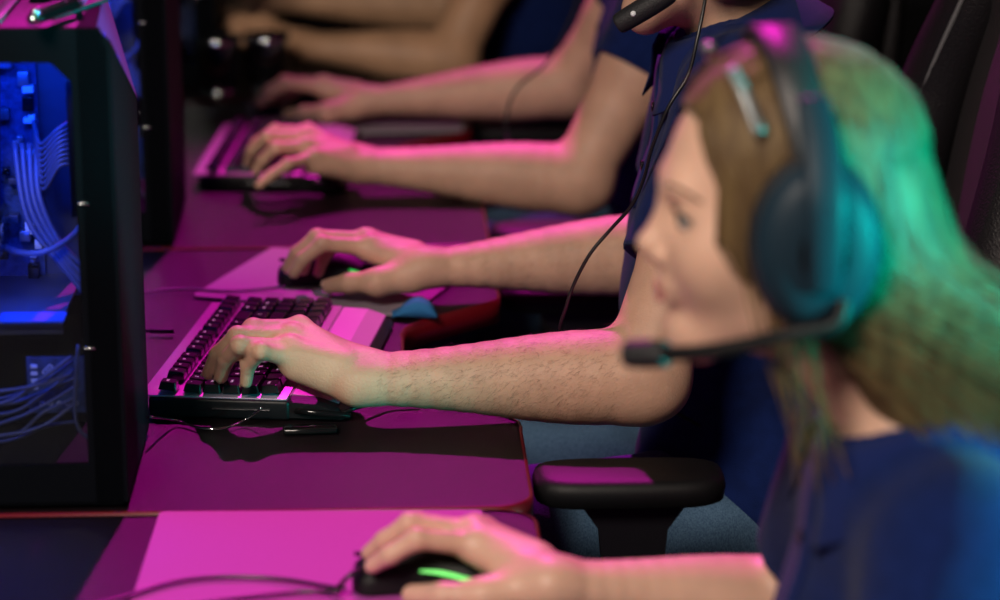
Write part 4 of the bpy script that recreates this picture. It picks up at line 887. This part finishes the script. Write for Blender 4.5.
# ------------------------------------------------------------------ headsets
def headset(L, s, label, tilt=0, mic=None, near=1):
    t = thing('headset', label, 'headset', L(0, 0, .1))
    hs = lambda x, y, z: L(x, y, z)
    pts = []
    for k in range(13):
        a = math.pi*k/12; y = -.094*math.cos(a); z = .010+.128*math.sin(a)**.75 if 0 < k < 12 else .02; pts.append(L(-.008+tilt*max(0, z-.05), y, z))
    fwv = unit(L(1, 0, 0)-L(0, 0, 0))
    m = MB(); vs = []; path = crom(pts, 4); n = len(path)
    ctr = L(-.008, 0, .02)
    def strap(off0, off1, w0):
        vs = []; 
        for i, p in enumerate(path):
            out = unit(p-ctr); w = w0*(.65+.35*math.sin(math.pi*i/(n-1))); 
            vs += [p+out*off0-fwv*w, p+out*off1-fwv*w*.8, p+out*off1+fwv*w*.8, p+out*off0+fwv*w]
        mm = MB(); mm.add(vs, [(i*4+k, (i+1)*4+k, (i+1)*4+(k+1) % 4, i*4+(k+1) % 4) for i in range(n-1) for k in range(4)]+[(0, 1, 2, 3), tuple(range(4*n-4, 4*n))[::-1]]); return mm
    strap(.002, .007, .019).build('headband', M['band'], t, True); strap(-.007, .002, .017).build('band_cushion', M['cush'], t, True)
    lf = unit(L(0, 1, 0)-L(0, 0, 0)); upv = unit(L(0, 0, 1)-L(0, 0, 0))
    for sg in (1, -1):
        c = L(-.010, sg*.094, -.006); ax = lf*sg
        def oval(prof, n=36, cc=c):
            mm = MB(); vs = []
            for (r, h) in prof:
                for k in range(n): a = 2*math.pi*k/n; vs.append(cc+ax*h+fwv*(r*.80*math.cos(a))+upv*(r*1.08*math.sin(a)))
            mm.add(vs, [(i*n+k, i*n+(k+1) % n, (i+1)*n+(k+1) % n, (i+1)*n+k) for i in range(len(prof)-1) for k in range(n)]); return mm
        oval([(.030, -.012), (.052, -.012), (.060, -.006), (.060, .004), (.054, .010), (.030, .011)]).build('ear_cushion', M['cush'], t)
        cup = oval([(.056, .006), (.058, .012), (.054, .022), (.042, .029), (.022, .032), (.0, .0325)]).build('ear_cup', M['ear'], t)
        oval([(.020, .033), (.022, .0345), (.018, .036), (.0, .0365)]).build('cup_badge', M['gloss'], cup)
        m = MB(); m.tube([L(-.008, sg*.090, .105), L(-.010, sg*.117, .070), L(-.010, sg*.133, .035), L(-.010, sg*.134, -.005), L(-.010, sg*.128, -.035)], lambda q: .0165*s*(1-.25*abs(2*q-1)), 12, flat=.35, up=-lf); m.build('yoke', M['ear'], t)
        m = MB(); a_, b_ = L(.046, sg*.052, .122), L(.030, sg*.083, .078); m.tube([a_, (a_+b_)/2+upv*.003+lf*sg*.003, b_], .0055, 8, flat=.6); m.build('slider', M['slider'], t)
    if mic:
        m = MB(); m.tube(mic[:-1], .0058 if near == 1 else .0040, 10); m.build('microphone_boom', M['rubber'], t)
        m = MB(); a_, b_ = mic[-2], mic[-1]; m.tube([a_, a_+(b_-a_)*.1, a_+(b_-a_)*.5, a_+(b_-a_)*.92, b_], lambda q: (.0112 if near != 2 else .0120)*(.55+.45*math.sin(math.pi*min(1, max(0, q)))**.5), 12, smooth=5); m.build('microphone', M['cush'], t)
        if near == 2: MB().ball(a_+(b_-a_)*.72+A(0, -.0115, .004), .0032).build('microphone_dot', M['white'], t)
    return t
headset(L1, HS1, 'black headset with a teal-lit ear cup and boom microphone, worn by the woman', .12,
        [P(845, 300, 1.755), P(835, 325, 1.75), P(790, 334, 1.755), P(740, 346, 1.77), P(700, 352, 1.785), P(668, 354, 1.80), P(626, 354, 1.82)])
headset(L2, .98, 'black headset worn by the man in focus, only its microphone showing at his chin', .05,
        [L2(-.01, .118, -.045), L2(.015, .110, -.060), P(690, -40, 2.68), P(672, -8, 2.685), P(617, 25, 2.70)], 2)
m = MB(); m.tube([P(708, -30, 2.62), P(705, 0, 2.60), P(697, 40, 2.585), P(688, 75, 2.58), P(668, 108, 2.575), P(652, 148, 2.58), P(644, 178, 2.59), P(632, 205, 2.60), P(611, 229, 2.61), P(590, 254, 2.61), P(574, 284, 2.61), P(566, 308, 2.61), P(560, 332, 2.62), P(570, 358, 2.635), P(610, 385, 2.64), P(670, 410, 2.66), P(725, 440, 2.70)], .0019, 8)
tag(m.build('headset_cable', M['cable']), 'thin black cable hanging from the chin of the man in focus', 'cable')
m = MB(); m.tube([P(586, -30, 3.80), P(570, 20, 3.80), P(547, 62, 3.80), P(520, 85, 3.79), P(509, 105, 3.78), P(506, 132, 3.76), P(518, 158, 3.72), P(560, 185, 3.70), P(620, 210, 3.72)], .0022, 8)
tag(m.build('headset_cable', M['cable']), 'blurred thin cable hanging over the bare arm of the player behind', 'cable')

# ------------------------------------------------------------------ gaming chairs
def make_chair(Yc, Xc, label):
    t = thing('gaming_chair', label, 'chair', (Xc, Yc, 0)); o = A(Xc, Yc, 0)
    st = SDF([('add', [RC(o+A(-.20, -.17, .42), o+A(-.20, .17, .42), .055), RC(o+A(.20, -.17, .41), o+A(.20, .17, .41), .055), RC(o+A(0, -.10, .405), o+A(0, .10, .405), .060), RC(o+A(-.18, -.22, .43), o+A(.2, -.22, .44), .055), RC(o+A(-.18, .22, .43), o+A(.2, .22, .44), .055), EL(o+A(0, 0, .41), (.24, .22, .050))], .05, 0)])
    V, q = st.mesh(.012, o+A(-.4, -.4, .25), o+A(.4, .4, .6)); mesh_np('seat', V, q, M['leather'], t)
    lean = A(.09, 0, .88); u = unit(lean); b0 = o+A(.235, 0, .42)
    bk = SDF([('add', [RC(b0+u*.05+A(0, -.12, 0), b0+u*.05+A(0, .12, 0), .055), EL(b0+u*.38, (.050, .265, .44), np.array([unit(A(u[2], 0, -u[0])), A(0, 1, 0), u])), RC(b0+u*.78+A(0, -.09, 0), b0+u*.78+A(0, .09, 0), .045)], .06, 0)])
    V, q = bk.mesh(.010, b0-.45, b0+A(.45, .45, 1.1)); mesh_np('backrest', V, q, M['leather_dots'], t)
    for sg in (-1, 1):
        f = unit(A(-u[2], 0, u[0]))
        bp = [b0+u*.06+A(0, sg*.19, 0)+f*.03, b0+u*.22+A(0, sg*.235, 0)+f*.075, b0+u*.45+A(0, sg*.245, 0)+f*.07, b0+u*.60+A(0, sg*.22, 0)+f*.05, b0+u*.74+A(0, sg*.155, 0)+f*.03, b0+u*.84+A(0, sg*.13, 0)+f*.02]
        m = MB(); m.tube(bp, lambda q: .050*(.75+.5*math.sin(math.pi*q)*(1-q*.4)), 14, flat=.8); m.build('side_bolster', M['leather'], t)
        m = MB(); m.tube([p-A(0, sg*.040, 0)+f*.026 for p in bp], .0032, 6); m.build('piping', M['piping'], t)
    for sg in (-1, 1):
        c = o+A(-.169, sg*.350, .732)
        m = MB()
        for (z, k) in ((0, 1),):
            pts = []
            for a in range(24):
                th = 2*math.pi*a/24; x = math.copysign(abs(math.cos(th))**.45, math.cos(th))*.095; y = math.copysign(abs(math.sin(th))**.6, math.sin(th))*.045; pts.append((x+c[0], y+c[1]))
        n = 24; vs = []
        for (zz, sc) in ((-.014, .90), (-.010, .98), (.004, 1), (.012, .97), (.015, .88)): vs += [(c[0]+(x-c[0])*sc, c[1]+(y-c[1])*(1-(1-sc)*2), c[2]+zz) for (x, y) in pts]
        m.add(vs, [(i*n+k, i*n+(k+1) % n, (i+1)*n+(k+1) % n, (i+1)*n+k) for i in range(4) for k in range(n)]+[tuple(range(n))[::-1], tuple(range(4*n, 5*n))]); ap = m.build('armrest_pad', M['rubber'], t)
        m = MB(); q0 = o+A(-.165, sg*.355, .72); m.prism([(-.055, 0), (.055, 0), (.034, -.030), (.030, -.07), (.030, -.235), (-.030, -.235), (-.030, -.07), (-.034, -.030)], -.013, .013, M3=(A(1, 0, 0), A(0, 0, 1), A(0, 1, 0)), o=q0); m.box(q0+A(.06, -sg*.08, -.245), (.18, .20, .02), bev=.004); m.build('armrest_post', M['dark'], t, True)
    m = MB(); m.cyl(o+A(0, 0, .09), o+A(0, 0, .36), .028, .024); m.box(o+A(0, 0, .355), (.2, .16, .02), bev=.004); m.build('gas_lift', M['dark'], t)
    for k in range(5):
        a = 2*math.pi*k/5+.3; d = A(math.cos(a), math.sin(a), 0)
        m = MB(); m.tube([o+A(0, 0, .11), o+d*.15+A(0, 0, .10), o+d*.30+A(0, 0, .075)], lambda q: .026*(1-.4*q), 8); m.build('base_spoke', M['dark'], t)
        m = MB(); n_ = A(-d[1], d[0], 0); e = o+d*.30+A(0, 0, .030)
        for sg in (-1, 1): m.cyl(e+n_*sg*.006, e+n_*sg*.022, .029, .027)
        m.cyl(e, e+A(0, 0, .05), .007); m.build('caster', M['rubber'], t)
    return t
make_chair(2.76, .405, 'black gaming chair of the man in focus, its armrest catching pink light')
make_chair(3.76, .405, 'black gaming chair of the blurred player behind')
make_chair(4.80, .29, 'farthest black gaming chair, behind the player at the top edge')

# the woman's stool, below the picture
t = thing('stool', 'black round stool under the woman nearest the camera', 'stool', (.50, 1.82, 0)); o = A(.50, 1.82, 0)
m = MB(); m.lathe([(0, .40), (.15, .40), (.185, .412), (.19, .43), (.178, .448), (.0, .452)], o, None, 32); m.build('seat', M['leather'], t)
m = MB(); m.cyl(o+A(0, 0, .08), o+A(0, 0, .40), .027, .022); m.build('gas_lift', M['dark'], t)
for k in range(5):
    a = 2*math.pi*k/5+.3; d = A(math.cos(a), math.sin(a), 0)
    m = MB(); m.tube([o+A(0, 0, .09), o+d*.13+A(0, 0, .08), o+d*.25+A(0, 0, .06)], lambda q: .022*(1-.4*q), 8); m.cyl(o+d*.25+A(0, 0, 0), o+d*.25+A(0, 0, .055), .022, .018); m.build('base_spoke', M['dark'], t)
